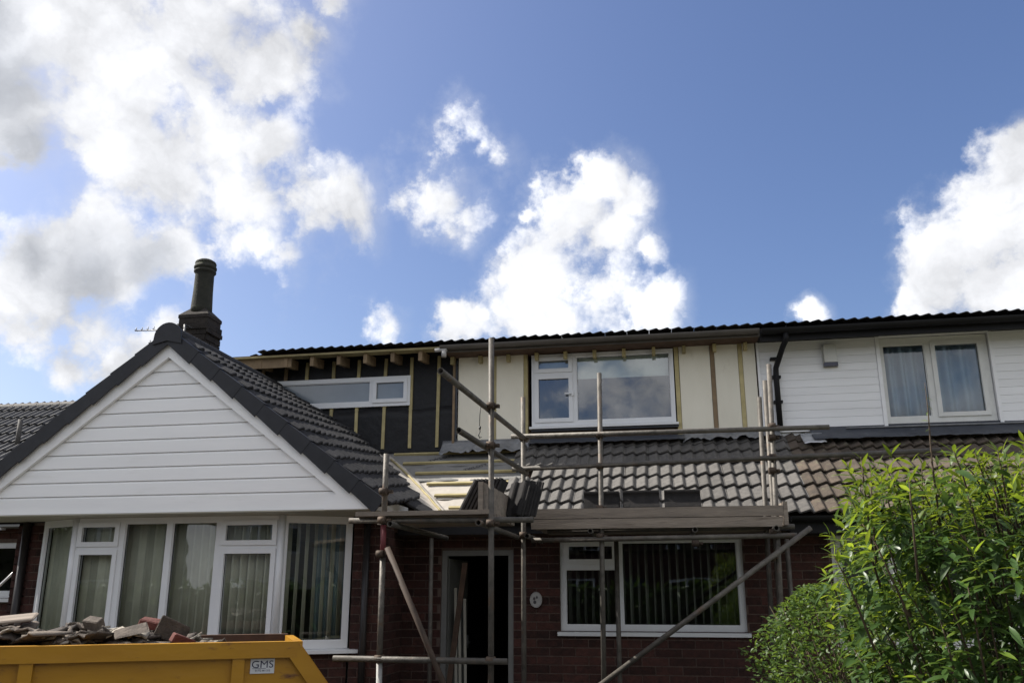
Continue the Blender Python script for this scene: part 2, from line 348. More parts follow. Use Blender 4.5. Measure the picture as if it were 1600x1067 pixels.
def frame_mtx(o, xd):                           # local x along xd, local y away from the viewer, z up
    x = Vector((xd[0], xd[1], 0)).normalized(); y = Vector((0, 0, 1)).cross(x)
    return Matrix(((x.x, y.x, 0, o[0]), (x.y, y.y, 0, o[1]), (0, 0, 1, o[2]), (0, 0, 0, 1)))

# ------------------------------------------------------------------ levels
F0 = 9.30        # brick front of both houses
YD = 10.40       # dormer fronts
EY, EZ = 8.92, 2.36   # lower roof eaves
RP = R(35); RC, RS = math.cos(RP), math.sin(RP); RT = math.tan(RP)
GY = 7.85        # gable front
AX, AZ = -5.26, 4.36  # gable ridge
BY, WY = 8.20, 8.55   # bay front, wing wall front
PARTY = 1.33

# ------------------------------------------------------------------ ground
def plate(name, x0, x1, y0, y1, z, m, n=1): return obj(name, bx(x0, x1, y0, y1, z-.2, z), m, kind='structure')
plate('ground', -900, 900, -900, 900, -.02, M['soil'])
plate('road', -80, 80, -9.5, -3.6, -.012+.0, M['asphalt'])
plate('pavement', -80, 80, -3.5, -1.6, .10, M['paving'])
obj('kerb', bx(-80, 80, -3.6, -3.5, -.2, .115), M['paving'], kind='structure')
plate('driveway', -7.6, 1.2, -1.6, 9.3, .02, M['asphalt'])

# ------------------------------------------------------------------ brickwork
BH, BL, JT = .090, .285, .011
def brick_wall(wall, x0, x1, z0, z1, Y, holes, acc, stuff, mtx=None, depth=.10):
    """stretcher bond bricks in front of the mortar face at local y = Y"""
    mtx = mtx or Matrix.Identity(4)
    nc = int((z1-z0)/BH)+1
    for c in range(nc):
        a, b = z0+c*BH, min(z0+c*BH+BH-JT, z1)
        if b-a < .02: continue
        xs = x0-(BL/2 if c % 2 else 0)
        segs = []
        while xs < x1:
            l, r = max(xs, x0), min(xs+BL-JT, x1); xs += BL
            parts = [(l, r)]
            for (hx0, hx1, hz0, hz1) in holes:
                if b > hz0+.005 and a < hz1-.005:
                    np_ = []
                    for (p, q) in parts:
                        if q <= hx0 or p >= hx1: np_.append((p, q)); continue
                        if p < hx0: np_.append((p, hx0-.004))
                        if q > hx1: np_.append((hx1+.004, q))
                    parts = np_
            segs += [(p, q) for p, q in parts if q-p > .03]
        for (p, q) in segs:
            j = rnd(-.002, .003)
            box = (p, q, Y-.008+j, Y+.02, a, b)
            ctr = mtx @ Vector(((p+q)/2, Y, (a+b)/2))
            if inframe(ctr, 10) and a > .4: acc.append((q-p, box, mtx))
            else: stuff.box(*box, mtx)
def emit_bricks(wall, acc, stuff, m, cap=300):
    acc.sort(key=lambda t: -t[0])
    for w, b, mt in acc[cap:]: stuff.box(*b, mt)
    for w, b, mt in acc[:cap]:
        x0, x1, y0, y1, z0, z1 = b; cx, cz = (x0+x1)/2, (z0+z1)/2
        o = obj('brick', bx(x0-cx, x1-cx, y0-y0, y1-y0, z0-cz, z1-cz), m, wall, mt @ Matrix.Translation((cx, y0, cz)))
    if stuff.f: obj('brickwork', stuff, m, wall, kind='stuff')
def wall_slab(mb, x0, x1, z0, z1, Y, th, holes, mtx=None):
    xs = sorted({x0, x1, *[min(max(h[i], x0), x1) for h in holes for i in (0, 1)]}); zs = sorted({z0, z1, *[min(max(h[i], z0), z1) for h in holes for i in (2, 3)]})
    for i in range(len(xs)-1):
        for j in range(len(zs)-1):
            cx, cz = (xs[i]+xs[i+1])/2, (zs[j]+zs[j+1])/2
            if any(h[0] < cx < h[1] and h[2] < cz < h[3] for h in holes): continue
            mb.box(xs[i], xs[i+1], Y, Y+th, zs[j], zs[j+1], mtx)
    return mb

# ------------------------------------------------------------------ windows
def bars(mb, x0, x1, z0, z1, w, y0, y1, mtx):
    mb.box(x0, x1, y0, y1, z0, z0+w, mtx); mb.box(x0, x1, y0, y1, z1-w, z1, mtx)
    mb.box(x0, x0+w, y0, y1, z0+w, z1-w, mtx); mb.box(x1-w, x1, y0, y1, z0+w, z1-w, mtx)
def window(house, mtx, w, h, lights, m, gm, fw=.055, sill=None, handle=None, label=None, sub=True):
    """lights: (u0,u1,v0,v1,opening) of each light inside the outer frame; local y grows inwards"""
    mb = wall_slab(MB(), 0, w, 0, h, 0, .07, lights, mtx)
    f = obj('window', mb, m, house, label=label)
    for (a, b, c, d, op) in lights:
        yy = .03
        if op:
            s = MB(); bars(s, a-.012, b+.012, c-.012, d+.012, .052, -.016, .05, mtx); obj('sash', s, m, f); a, b, c, d = a+.04, b-.04, c+.04, d-.04; yy = .02
        else:
            s = MB(); bars(s, a-.004, b+.004, c-.004, d+.004, .014, .012, .05, mtx); obj('glazing_bead', s, M['blackplastic'] if False else m, f)
            a, b, c, d = a+.01, b-.01, c+.01, d-.01
        g = MB().add([(a, yy, c), (b, yy, c), (b, yy, d), (a, yy, d)], [(0, 1, 2, 3)], mtx); obj('pane', g, gm, f)
        k = MB(); bars(k, a-.003, b+.003, c-.003, d+.003, .006, yy-.004, yy+.006, mtx); obj('gasket', k, M['blackplastic'], f)
    if sill:
        x0, x1, pr, th = sill
        obj('sill', MB().prism([(-pr, -th), (.03, -th), (.03, 0), (-pr, -.012)], x0, x1, mtx @ Matrix(((0, 1, 0, 0), (1, 0, 0, 0), (0, 0, 1, 0), (0, 0, 0, 1)))), m, f)
    if handle:
        hx, hz, hl = handle
        hb = MB().box(hx-.015, hx+.015, -.035, -.016, hz-.03, hz+.03, mtx).box(hx-.012, hx+hl, -.05, -.035, hz-.009, hz+.009, mtx); obj('handle', hb, m, f)
    return f

# ------------------------------------------------------------------ roof tiles
TW, TL, TG = .28, .365, .30
PROF = [(0, .0), (.06, .004), (.22, .012), (.40, .021), (.56, .030), (.65, .031), (.75, .021), (.83, .004), (.90, .0), (1, .0)]
def tile_mesh(name, m, rolls=2, L=TL, W=TW, th=.020, bevel=True):
    pr = []
    for k in range(rolls):
        for (u, h) in PROF[:-1]: pr.append(((k+u)*W/rolls, h))
    pr.append((W-.003, .002)); n = len(pr)
    vs = []
    for (v, dz) in ((0, -.004), (.012, 0), (L, 0)):
        vs += [(u, v, h+th+dz) for u, h in pr]
    base = len(vs); vs += [(u, 0, h*.8) for u, h in pr]+[(u, L, h*.8) for u, h in pr]
    fs = []; sm = []
    for r_ in range(2): fs += [(r_*n+i, r_*n+i+1, (r_+1)*n+i+1, (r_+1)*n+i) for i in range(n-1)]
    fs += [(base+i, base+n+i, base+n+i+1, base+i+1) for i in range(n-1)]
    fs += [(i, base+i, base+i+1, i+1) for i in range(n-1)]
    fs += [(2*n+i, 2*n+i+1, base+n+i+1, base+n+i) for i in range(n-1)]
    fs += [(0, n, 2*n, base+n, base), (n-1, base+n-1, base+2*n-1, 3*n-1, 2*n-1)]
    me = MB().add(vs, fs).mesh(name, m)
    return me
TM = {k: tile_mesh('roof_tile', M[k]) for k in ('tile', 'tile_old', 'tile_dark', 'tile_stack', 'tile_far')}
TILT = math.asin(.036/TG)
def tile_mtx(o, U, V, jit=1):
    U = Vector(U).normalized(); V = Vector(V).normalized(); N = U.cross(V).normalized()
    V2 = (V*math.cos(TILT)-N*math.sin(TILT)).normalized(); N2 = U.cross(V2)
    a = rnd(-.010, .010)*jit; U, V2 = (U*math.cos(a)+V2*math.sin(a)), (V2*math.cos(a)-U*math.sin(a)); b = rnd(-.012, .012)*jit; U, N2 = (U*math.cos(b)+N2*math.sin(b)), (N2*math.cos(b)-U*math.sin(b))
    o = Vector(o)+N*.036+V*rnd(-.007, .007)*jit+N*rnd(-.001, .004)*jit
    return Matrix(((U.x, V2.x, N2.x, o.x), (U.y, V2.y, N2.y, o.y), (U.z, V2.z, N2.z, o.z), (0, 0, 0, 1)))
def bake(mb, me, mtx):
    mb.add([v.co for v in me.vertices], [tuple(p.vertices) for p in me.polygons], mtx)

# =================================================================== LEFT HOUSE
house = thing('house', (-2.9, F0, 0), 'semi-detached house under repair with white gable, bay window and half stripped dormer', 'house', 'houses of the row')
acc, st = [], MB(); wallm = MB()
DOOR = (-2.49, -1.65, 0, 2.04); WIN = (-1.12, .875, 1.16, 2.16)
wx0 = -2.95
H1 = [DOOR, WIN]
wall_slab(wallm, wx0, PARTY, 0, 2.30, F0, .22, H1)
# wing: front wall with the bay opening, right side wall, left side wall
BAYH = (-7.02, -3.28, -.1, 2.5)
wall_slab(wallm, -7.45, -2.95, 0, 2.36, WY, .22, [BAYH])
side = frame_mtx((-2.95, WY, 0), (0, 1))        # right side of wing, faces +x
side = Matrix(((0, -1, 0, -2.95), (1, 0, 0, WY), (0, 0, 1, 0), (0, 0, 0, 1)))
wall_slab(wallm, .22, F0-WY, 0, 2.36, 0, .2, [], side)
sidel = Matrix(((0, 1, 0, -7.45), (-1, 0, 0, 12.5), (0, 0, 1, 0), (0, 0, 0, 1)))
wall_slab(wallm, 0, 12.5-WY, 0, 2.36, 0, .2, [], sidel)
# low wall under the bay
def bay_pts(off=0): return [(-7.03-off*.5, WY-.10), (-6.42-off*.4, BY-off), (-3.96+off*.4, BY-off), (-3.3+off*.5, WY)]
BAYZ = 1.0
for (p, q) in zip(bay_pts(), bay_pts()[1:]):
    d = Vector((q[0]-p[0], q[1]-p[1], 0)); wall_slab(wallm, 0, d.length, 0, BAYZ-.03, .03, .18, [], frame_mtx((p[0], p[1], 0), d))
wall = obj('wall', wallm, M['mortar'], house)
brick_wall(wall, wx0, PARTY, 0, 2.28, F0, H1, acc, st)
brick_wall(wall, -7.45, -2.95, 0, 2.34, WY, [BAYH], acc, st)
brick_wall(wall, .0, F0-WY, 0, 2.34, 0, [], acc, st, side)
brick_wall(wall, 0, 12.5-WY, 0, 2.34, 0, [], [], st, sidel)
for (p, q) in zip(bay_pts(), bay_pts()[1:]):
    d = Vector((q[0]-p[0], q[1]-p[1], 0)); brick_wall(wall, 0, d.length, 0, BAYZ-.03, .03, [], acc, st, frame_mtx((p[0], p[1], 0), d))
emit_bricks(wall, acc, st, M['brick'])

# dark rooms behind the openings (open towards the front)
def room(house, x0, x1, y0, y1, z0, z1, m):
    mb = MB(); t = .05
    mb.box(x0, x1, y1, y1+t, z0, z1); mb.box(x0-t, x0, y0, y1+t, z0, z1); mb.box(x1, x1+t, y0, y1+t, z0, z1)
    mb.box(x0-t, x1+t, y0, y1+t, z0-t, z0); mb.box(x0-t, x1+t, y0, y1+t, z1, z1+t)
    return obj('room_lining', mb, m, house)
room(house, -1.3, 1.2, F0+.23, F0+3, .3, 2.27, M['room'])
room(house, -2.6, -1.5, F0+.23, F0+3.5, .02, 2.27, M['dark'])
room(house, -7.1, -3.2, WY+.23, WY+3.6, .3, 2.34, M['room'])

# front window of the main facade
mt = Matrix.Translation((WIN[0], F0+.03, WIN[2]))
w, h = WIN[1]-WIN[0], WIN[3]-WIN[2]
mu = .655
window(house, mt, w, h, [(.06, mu-.03, .06, .66, False), (.06, mu-.03, .73, h-.05, True), (mu+.035, w-.06, .06, h-.05, False)], M['upvc'], M['glass'], sill=(-.03, w+.03, .09, .05))
# bay
bp = bay_pts()
for i, (p, q) in enumerate(zip(bp, bp[1:])):
    d = Vector((q[0]-p[0], q[1]-p[1], 0)); L = d.length; mt = frame_mtx((p[0], p[1], BAYZ), d); hb = 2.37-BAYZ
    if i == 0: li = [(.05, L-.03, .08, hb-.07, False)]
    if i == 1:
        a, b, c = .575, 1.15, 1.74
        li = [(.05, a-.04, .08, hb-.36, True), (.05, a-.04, hb-.30, hb-.06, True), (a+.035, b-.035, .08, hb-.06, False), (b+.035, c-.035, .08, hb-.06, False),
              (c+.045, L-.06, .08, hb-.36, True), (c+.045, L-.06, hb-.30, hb-.06, True)]
    if i == 2: li = [(.06, L-.06, .08, hb-.07, False)]
    window(house, mt, L, hb, li, M['upvc'], M['glass'], fw=.06, sill=(-.04, L+(.1 if i == 2 else .0), .10, .045))
for x, y in bp[1:3]: obj('corner_post', MB().tube([(x, y+.005, BAYZ), (x, y+.005, 2.37)], .04, 8), M['upvc'], house)

# ---- gable
def mslope(Y): return .757-.058*max(0, min(Y, 10.4)-GY)
def wing(Y, d, off=0): return Vector((AX+d, Y, AZ-mslope(Y)*d+off))
HB = 2.46                                       # half width of the gable
FZ = 2.385
boards_z = [FZ+.015]
gm = .757
bz = FZ+.005
tri_top = lambda x: AZ-.20-gm*abs(x-AX)
cl = MB().prism([(AX-2.36, FZ+.02), (AX+2.36, FZ+.02), (AX, 4.10)], GY+.06, GY+.16)
obj('gable_wall', cl, M['clad'], house)
k = 0; z = FZ+.004
while z < 4.02:
    hgt = .19 if k == 0 else .151
    z2 = z+hgt
    def half(zz): return max(.0, (AZ-.23-zz)/gm)
    a, b = min(half(z), 2.40), min(half(z2-.008), 2.40)
    y0 = GY+.022
    vs = [(AX-a, y0, z), (AX+a, y0, z), (AX+a, y0+.035, z), (AX-a, y0+.035, z), (AX-b, y0+.002, z2-.026), (AX+b, y0+.002, z2-.026), (AX+b, y0+.037, z2-.026), (AX-b, y0+.037, z2-.026)]
    o = MB().hexa(vs)
    b2 = min(half(z2), 2.40)
    if b2 > .02: o.hexa([(AX-b, y0+.002, z2-.026), (AX+b, y0+.002, z2-.026), (AX+b, y0+.037, z2-.026), (AX-b, y0+.037, z2-.026), (AX-b2, y0+.018, z2-.003), (AX+b2, y0+.018, z2-.003), (AX+b2, y0+.037, z2-.003), (AX-b2, y0+.037, z2-.003)])
    obj('cladding_board', o, M['clad'], house); z = z2; k += 1
# barge boards, box ends, soffit
cg = math.atan(gm); cs, sn = math.cos(cg), math.sin(cg)
for s in (-1, 1):
    e = Vector((s*cs, 0, -sn)); nrm = Vector((s*sn, 0, cs))
    A = Vector((AX, 0, AZ-.055)); L = 3.12
    top0, bot0 = A, Vector((AX, 0, A.z-.175/cs)); top1, bot1 = A+e*L, A+e*L-nrm*.175
    zc = FZ-.004
    pts = [(top0.x, top0.z), (bot0.x, bot0.z)]
    # lower end returns level into the eaves box
    xb = bot0.x+s*(bot0.z-(zc+.16))/gm
    pts += [(xb, zc+.16), (xb-s*.12, zc), (AX+s*2.455, zc), (AX+s*2.455, A.z-gm*2.455)]
    obj('barge_board', MB().prism(pts, GY-.022, GY+.018), M['clad'], house)
obj('soffit', bx(AX-2.44, AX+2.44, GY-.01, WY, FZ-.012, FZ-.002), M['soffit'], house)
obj('eaves_board', bx(AX+2.40, AX+2.44, GY+.02, F0-.3, FZ, FZ+.12), M['clad'], house)
# verge units, stepped down both slopes, and the round ridge end
for s in (-1, 1):
    e = Vector((s*cs, 0, -sn)); nrm = Vector((s*sn, 0, cs)); n = 9
    A = Vector((AX, 0, AZ+.015))
    for i in range(n):
        l0, l1 = (0 if i == 0 else .10+i*.343), .10+(i+1)*.343+.02
        if i == n-1: l1 = 3.20
        t0, t1, d0, d1 = .022, .034, .118, .142     # each unit flares towards its lower end
        pts = []
        for l, t, d in ((l0, t0, d0), (l1, t1, d1)):
            for yy, up, dn in ((GY-.062-t*.3, t, d), (GY-.062-t*.3+.13, t, -.012)):
                pts.append((A+e*l+nrm*up, yy)); pts.append((A+e*l-nrm*dn, yy))
        P = [Vector((p.x, y, p.z)) for p, y in pts]
        mb = MB()
        # front face plate and top plate as one bent section
        f0t, f0b, k0t, k0b, f1t, f1b, k1t, k1b = P
        inn = Vector((0, .016, 0))
        mb.hexa([f0b, f1b, f1b+inn, f0b+inn, f0t, f1t, f1t+inn, f0t+inn])
        mb.hexa([f0t+inn-nrm*.016, f1t+inn-nrm*.016, k1t-nrm*.016, k0t-nrm*.016, f0t+inn, f1t+inn, k1t, k0t])
        obj('verge_unit', mb, M['verge'], house)
rt = MB()
pr = [(AX+.165*math.cos(t), AZ-.055+.165*math.sin(t)) for t in [math.pi*i/14 for i in range(15)]]
rt.prism(pr+[(AX-.175, AZ-.14), (AX, AZ-.10), (AX+.175, AZ-.14)], GY-.085, GY-.065)
obj('ridge_end_cap', rt, M['verge'], house)
# right slope: boarding and tiles; courses follow the slightly sagging slope into the valley
MZ = lambda Y: EZ+RT*(Y-EY)
roofR = MB()
roofR.sheet(lambda u, v: ((lambda Y: (wing(Y, v*2.50, -.045), Vector((.6, 0, .8))))(GY+.03+u*(YD-GY-.05))), 10, 6, .03)
# cut the slab where it dives under the main roof
wroof = obj('gable_roof', roofR, M['tile_dark'], house)
bm = bmesh.new(); bm.from_mesh(wroof.data)
bmesh.ops.bisect_plane(bm, geom=bm.verts[:]+bm.edges[:]+bm.faces[:], plane_co=(0, EY, EZ-.06), plane_no=(0, -RS, RC), clear_inner=True)
bm.to_mesh(wroof.data); bm.free()
ncol = int((YD-GY)/TW)+1
SLOPEL = 2.52/math.cos(cg)
TGW = .262
for j in range(-1, 13):
    for i in range(ncol):
        if j < 0 and i < 2: continue
        Y = GY+.01+i*TW
        dd = 2.60-j*TGW*math.cos(cg)
        if dd-.1 < .06: continue
        o = wing(Y, dd); V = (wing(Y, dd-.3)-wing(Y, dd)); U = wing(Y+TW, dd)-wing(Y, dd)
        if V.length < .05: continue
        mt = tile_mtx(o, U, V)
        cs_ = [mt @ Vector((a*TW, b*TL, .01)) for a in (0, 1) for b in (0, 1)]
        hh = [c.z-(MZ(c.y)+.42) for c in cs_]
        if max(hh) < 0 or min(c.y for c in cs_) > YD-.05: continue
        top = max(c.x for c in cs_); me = TM['tile_dark']
        cutv = min(hh) < 0; cuty = max(c.y for c in cs_) > YD-.01; cutr = min(c.x for c in cs_) < AX+.05
        if cutv or cuty or cutr:
            bm = bmesh.new(); bm.from_mesh(me); inv = mt.inverted()
            for cond, co, no in ((cutv, (0, EY, EZ+.42), (0, -RS, RC)), (cuty, (0, YD-.01, 0), (0, -1, 0)), (cutr, (AX+.06, 0, 0), (1, 0, 0))):
                if cond: bmesh.ops.bisect_plane(bm, geom=bm.verts[:]+bm.edges[:]+bm.faces[:], plane_co=inv @ Vector(co), plane_no=(inv.to_3x3() @ Vector(no)), clear_inner=True)
            if not bm.faces: bm.free(); continue
            me = bpy.data.meshes.new('roof_tile'); bm.to_mesh(me); bm.free(); me.materials.append(M['tile_dark'])
        obj('roof_tile', me, None, wroof, mt)
# left slope (only from the side): boarding with joined tiles
ls = MB()
for j in range(11):
    for i in range(14):
        Y = GY+.01+(i+1)*TW; dd = 2.60-j*TG*cs
        if dd-TL*cs < .03: continue
        o = Vector((AX-dd, Y, AZ-gm*dd)); V = Vector((cs, 0, sn)); bake(ls, TM['tile_dark'], tile_mtx(o, (0, -1, 0), V))
lsl = MB().hexa([(AX-2.5, GY+.03, AZ-gm*2.5-.08), (AX, GY+.03, AZ-.08), (AX, 12, AZ-.08), (AX-2.5, 12, AZ-gm*2.5-.08), (AX-2.5, GY+.03, AZ-gm*2.5-.04), (AX, GY+.03, AZ-.04), (AX, 12, AZ-.04), (AX-2.5, 12, AZ-gm*2.5-.04)])
lro = obj('gable_roof', lsl, M['tile_dark'], house); obj('tiling', ls, M['tile_dark'], lro, kind='stuff')
# ridge tiles
Y = GY-.06
while Y < YD-.05:
    r = MB(); y1 = min(Y+.44, YD-.02)
    pr = [(AX+.13*math.cos(t), AZ-.03+.12*math.sin(t)) for t in [math.pi*(-.1+1.2*i/10) for i in range(11)]]
    r.prism(pr, Y, y1); obj('ridge_tile', r, M['tile_dark'], wroof); Y += .45

# ---- main lower roof of the left house: membrane and battens bare on the left, tiles on the right
roof = obj('roof', MB().hexa([(-3.9, EY, EZ-.14), (PARTY, EY, EZ-.14), (PARTY, YD+.05, MZ(YD+.05)-.14), (-3.9, YD+.05, MZ(YD+.05)-.14), (-3.9, EY, EZ-.09), (PARTY, EY, EZ-.09), (PARTY, YD+.05, MZ(YD+.05)-.09), (-3.9, YD+.05, MZ(YD+.05)-.09)]), M['old_timber'], house)
def valley_x(Y):                                # where the gable slope meets the main slope
    zz = MZ(Y)-.05; return AX+(AZ-.03-zz)/mslope(Y)
NRM = Vector((0, -RS, RC)); UPV = Vector((0, RC, RS))
def mem_strip(y0, y1, lift, ph):
    def fn(u, v):
        Y = y0+(y1-y0)*v; xl = valley_x(Y)-.02; x = xl+(-1.62-xl)*u
        n = mnoise.noise(Vector((x*2.2, Y*3, ph)))*.012
        sag = .012*math.sin(u*23+ph)*(1-v)**3
        return Vector((x, Y-(sag if v < .05 else 0), MZ(Y)))+NRM*(-.045+lift+n), NRM
    return MB().sheet(fn, 40, 8, .003)
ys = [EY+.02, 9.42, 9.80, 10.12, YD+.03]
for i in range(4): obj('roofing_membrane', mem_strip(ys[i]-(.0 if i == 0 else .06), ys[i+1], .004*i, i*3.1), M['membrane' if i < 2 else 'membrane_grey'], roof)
for i, Y in enumerate((9.16, 9.41, 9.66, 9.90, 10.14, 10.37)):
    xl = valley_x(Y)+rnd(.10, .16); xr = -1.70+rnd(-.05, .05)
    p = Vector((0, Y, MZ(Y)))+NRM*(-.020)
    mb = MB(); mt = Matrix(((1, 0, 0, 0), (0, RC, -RS, p.y), (0, RS, RC, p.z), (0, 0, 0, 1)))
    mb.box(xl, xr, -.019, .019, -.010, .016, mt); obj('batten', mb, M['batten'], roof)
# valley lining: pale membrane up both sides of the valley plus two timber fillets
def val(u, v):
    Y = EY+.1+u*(YD-EY-.12); xv = valley_x(Y); t = v*2-1
    if t < 0: d = xv-AX+t*.95; p = wing(Y, d, -.012)
    else: p = Vector((xv+t*.10, Y, MZ(Y)-.035))
    return p+Vector((0, 0, .012*mnoise.noise(p*6)+.006)), Vector((0, 0, 1))
obj('valley_lining', MB().sheet(val, 20, 6, .004), M['membrane'], roof)
mb = MB().tube([Vector((valley_x(Y)+.03+.004*math.sin(Y*31), Y, MZ(Y)-.012)) for Y in [EY+.12+i*.11 for i in range(12)]], .014, 6)
obj('valley_fillet', mb, M['batten'], roof)
# faint printing on the membrane
def text_obj(body, size, m, mtx, parent, name, ext=.0006, bold=0):
    c = bpy.data.curves.new(name, 'FONT'); c.body = body; c.size = size; c.extrude = ext; c.align_x = 'CENTER'; c.align_y = 'CENTER'; c.offset = bold
    c.resolution_u = 3
    o = bpy.data.objects.new(name, c); col.objects.link(o); dg = bpy.context.evaluated_depsgraph_get()
    me = bpy.data.meshes.new_from_object(o.evaluated_get(dg)); bpy.data.objects.remove(o); me.materials.clear(); me.materials.append(m)
    return obj(name, me, None, parent, mtx)
for (x, Y, sz) in ((-2.78, 10.26, .085), (-2.27, 10.02, .075), (-3.42, 9.98, .07)):
    p = Vector((x, Y, MZ(Y)))+NRM*(-.022); a = R(28)
    U = Vector((math.cos(a), 0, 0))+UPV*math.sin(a); V = NRM.cross(U)
    text_obj('TWLOTT', sz, M['ink'], Matrix(((U.x, V.x, NRM.x, p.x), (U.y, V.y, NRM.y, p.y), (U.z, V.z, NRM.z, p.z), (0, 0, 0, 1))), roof, 'print', bold=.001)
# tiles
def lay(parent, me, x0, nx, rows, skip=None, stuff=None):
    for j in range(rows):
        s0 = -.05+j*TG
        for i in range(nx):
            if skip and skip(i, j): continue
            o = Vector((x0+i*TW, EY, EZ))+UPV*s0
            mt = tile_mtx(o, (1, 0, 0), UPV)
            m2 = me(i, j) if callable(me) else me
            obj('roof_tile', m2, None, parent, mt)
X0 = -1.77
lay(roof, TM['tile'], X0, 12, 6, lambda i, j: (i == 0 and j in (0, 3)))
# part course under the flashing
tb = MB()
for i in range(12): bake(tb, TM['tile'], tile_mtx(Vector((X0+i*TW, EY, EZ))+UPV*(-.05+6*TG-.09), (1, 0, 0), UPV))
obj('top_course', tb, M['tile'], roof, kind='stuff')
obj('eaves_soffit', bx(-2.9, PARTY, EY+.0, F0, EZ-.17, EZ-.14), M['old_timber'], house)
obj('fascia', bx(-2.9, PARTY, EY-.02, EY+.01, EZ-.17, EZ-.03), M['gutter_black'], house)
def half_gutter(x0, x1, y, z, r, m, parent, th=.004):
    pr = [(r*math.cos(t), r*math.sin(t)) for t in [math.pi+math.pi*i/10 for i in range(11)]]+[((r-th)*math.cos(t), (r-th)*math.sin(t)) for t in [2*math.pi-math.pi*i/10 for i in range(11)]]
    mt = Matrix(((0, 1, 0, 0), (1, 0, 0, y), (0, 0, 1, z), (0, 0, 0, 1)))
    return obj('gutter', MB().prism(pr, x0, x1, mt), m, parent)
half_gutter(-1.8, PARTY-.01, EY-.08, EZ-.02, .055, M['gutter_black'], house)

# ---- dormer of the left house
dz0 = MZ(YD)
DT = 4.80                                       # top of the dormer front
XL, XM = -6.0, -2.64
sheath = MB(); wall_slab(sheath, XL, XM+.02, 3.2, DT, YD+.03, .05, [(-5.24, -3.30, 4.05, 4.44)])
dw = obj('dormer_wall', MB().box(XL, XL+.05, YD+.09, 13, 3.2, DT).box(XL, PARTY, 13, 13.05, 3, DT+.9), M['old_timber'], house)
obj('black_membrane', sheath, M['black_mem'], house)
lapm = MB().sheet(lambda u, v: (Vector((XL+.02+u*(XM-XL-.02), YD+.018+.006*mnoise.noise(Vector((u*30, v*5, 2))), 3.30+v*(.70+.02*math.sin(u*21)))), Vector((0, -1, 0))), 70, 6, .004); obj('black_membrane', lapm, M['black_mem'], house)
upx = [-5.47, -5.13, -4.81, -4.41, -4.04, -3.65, -3.27, -2.89]
for x in upx:
    segs = [(3.45, DT-.08)] if not (-5.26 < x < -3.29) else [(3.45, 4.04), (4.45, DT-.08)]
    for a, b in segs:
        t = rnd(-.008, .008); obj('batten', MB().hexa([(x-.021, YD+.002, a), (x+.021, YD+.002, a), (x+.021, YD+.03, a), (x-.021, YD+.03, a), (x-.021+t, YD+.002, b), (x+.021+t, YD+.002, b), (x+.021+t, YD+.03, b), (x-.021+t, YD+.03, b)]), M['batten'] if x > -4.9 else M['timber'], house)
mt = Matrix.Translation((-5.26, YD-.012, 4.04)); w, h = 1.98, .42
window(house, mt, w, h, [(.05, 1.40, .07, h-.06, False), (1.46, w-.05, .06, h-.05, True)], M['upvc'], M['frost'], fw=.05, label='long low white window in the black membrane wall')
# cream boards with battens between, right of the corner
def slab(name, x0, x1, z0, z1, y0, y1, m): return obj(name, bx(x0, x1, y0, y1, z0, z1), m, house)
PB = dz0+.10
WD = (-1.64, .285, 3.68, 4.665)
back = MB(); wall_slab(back, XM+.03, PARTY, 3.2, DT, YD+.04, .05, [WD]); obj('dormer_wall', back, M['old_timber'], house)
for a, b in ((-2.60, -2.135), (-2.075, -1.705), (.345, .735), (.795, 1.085), (1.145, PARTY-.03)):
    slab('insulation_board', a, b, PB+rnd(-.01, .01), DT-.10, YD-.01, YD+.035, M['panel'])
for x in (-2.105, -1.672, .315, .765, 1.115, ):
    t = rnd(-.012, .012); obj('batten', MB().hexa([(x-.026, YD-.016, PB-.01), (x+.026, YD-.016, PB-.01), (x+.026, YD+.03, PB-.01), (x-.026, YD+.03, PB-.01), (x-.026+t, YD-.016, DT-.06), (x+.026+t, YD-.016, DT-.06), (x+.026+t, YD+.03, DT-.06), (x-.026+t, YD+.03, DT-.06)]), M['timber'] if x in (.765,) else M['batten'], house)
# ragged corner strip of torn membrane
def torn(u, v):
    z = PB-.05+(DT-.12-PB)*v; e = .05+.018*mnoise.noise(Vector((0, 0, z*22)))+.012*mnoise.noise(Vector((3, 0, z*60)))
    return Vector((XM-.02+u*e, YD-.02-.01*u, z)), Vector((0, -1, 0))
obj('torn_membrane', MB().sheet(torn, 3, 60, .004), M['lead_dark'], house)
slab('corner_batten', XM-.03, XM+.0, PB-.05, DT-.1, YD-.045, YD-.025, M['timber'])
mt = Matrix.Translation((WD[0]+.045, YD-.015, WD[2])); w, h = WD[1]-WD[0]-.06, WD[3]-WD[2]-.01
wd = window(house, mt, w, h, [(.055, .535, .06, h-.30, True), (.055, .535, h-.24, h-.05, True), (.60, w-.05, .06, h-.05, False)], M['upvc'], M['glass_up'], fw=.05, sill=(-.03, w+.03, .05, .04), handle=(.545, .42, -.10), label='white three light dormer window with half lowered roller blind')
room(house, WD[0], WD[1], YD+.1, YD+2.8, 3.45, 4.75, M['dark'])
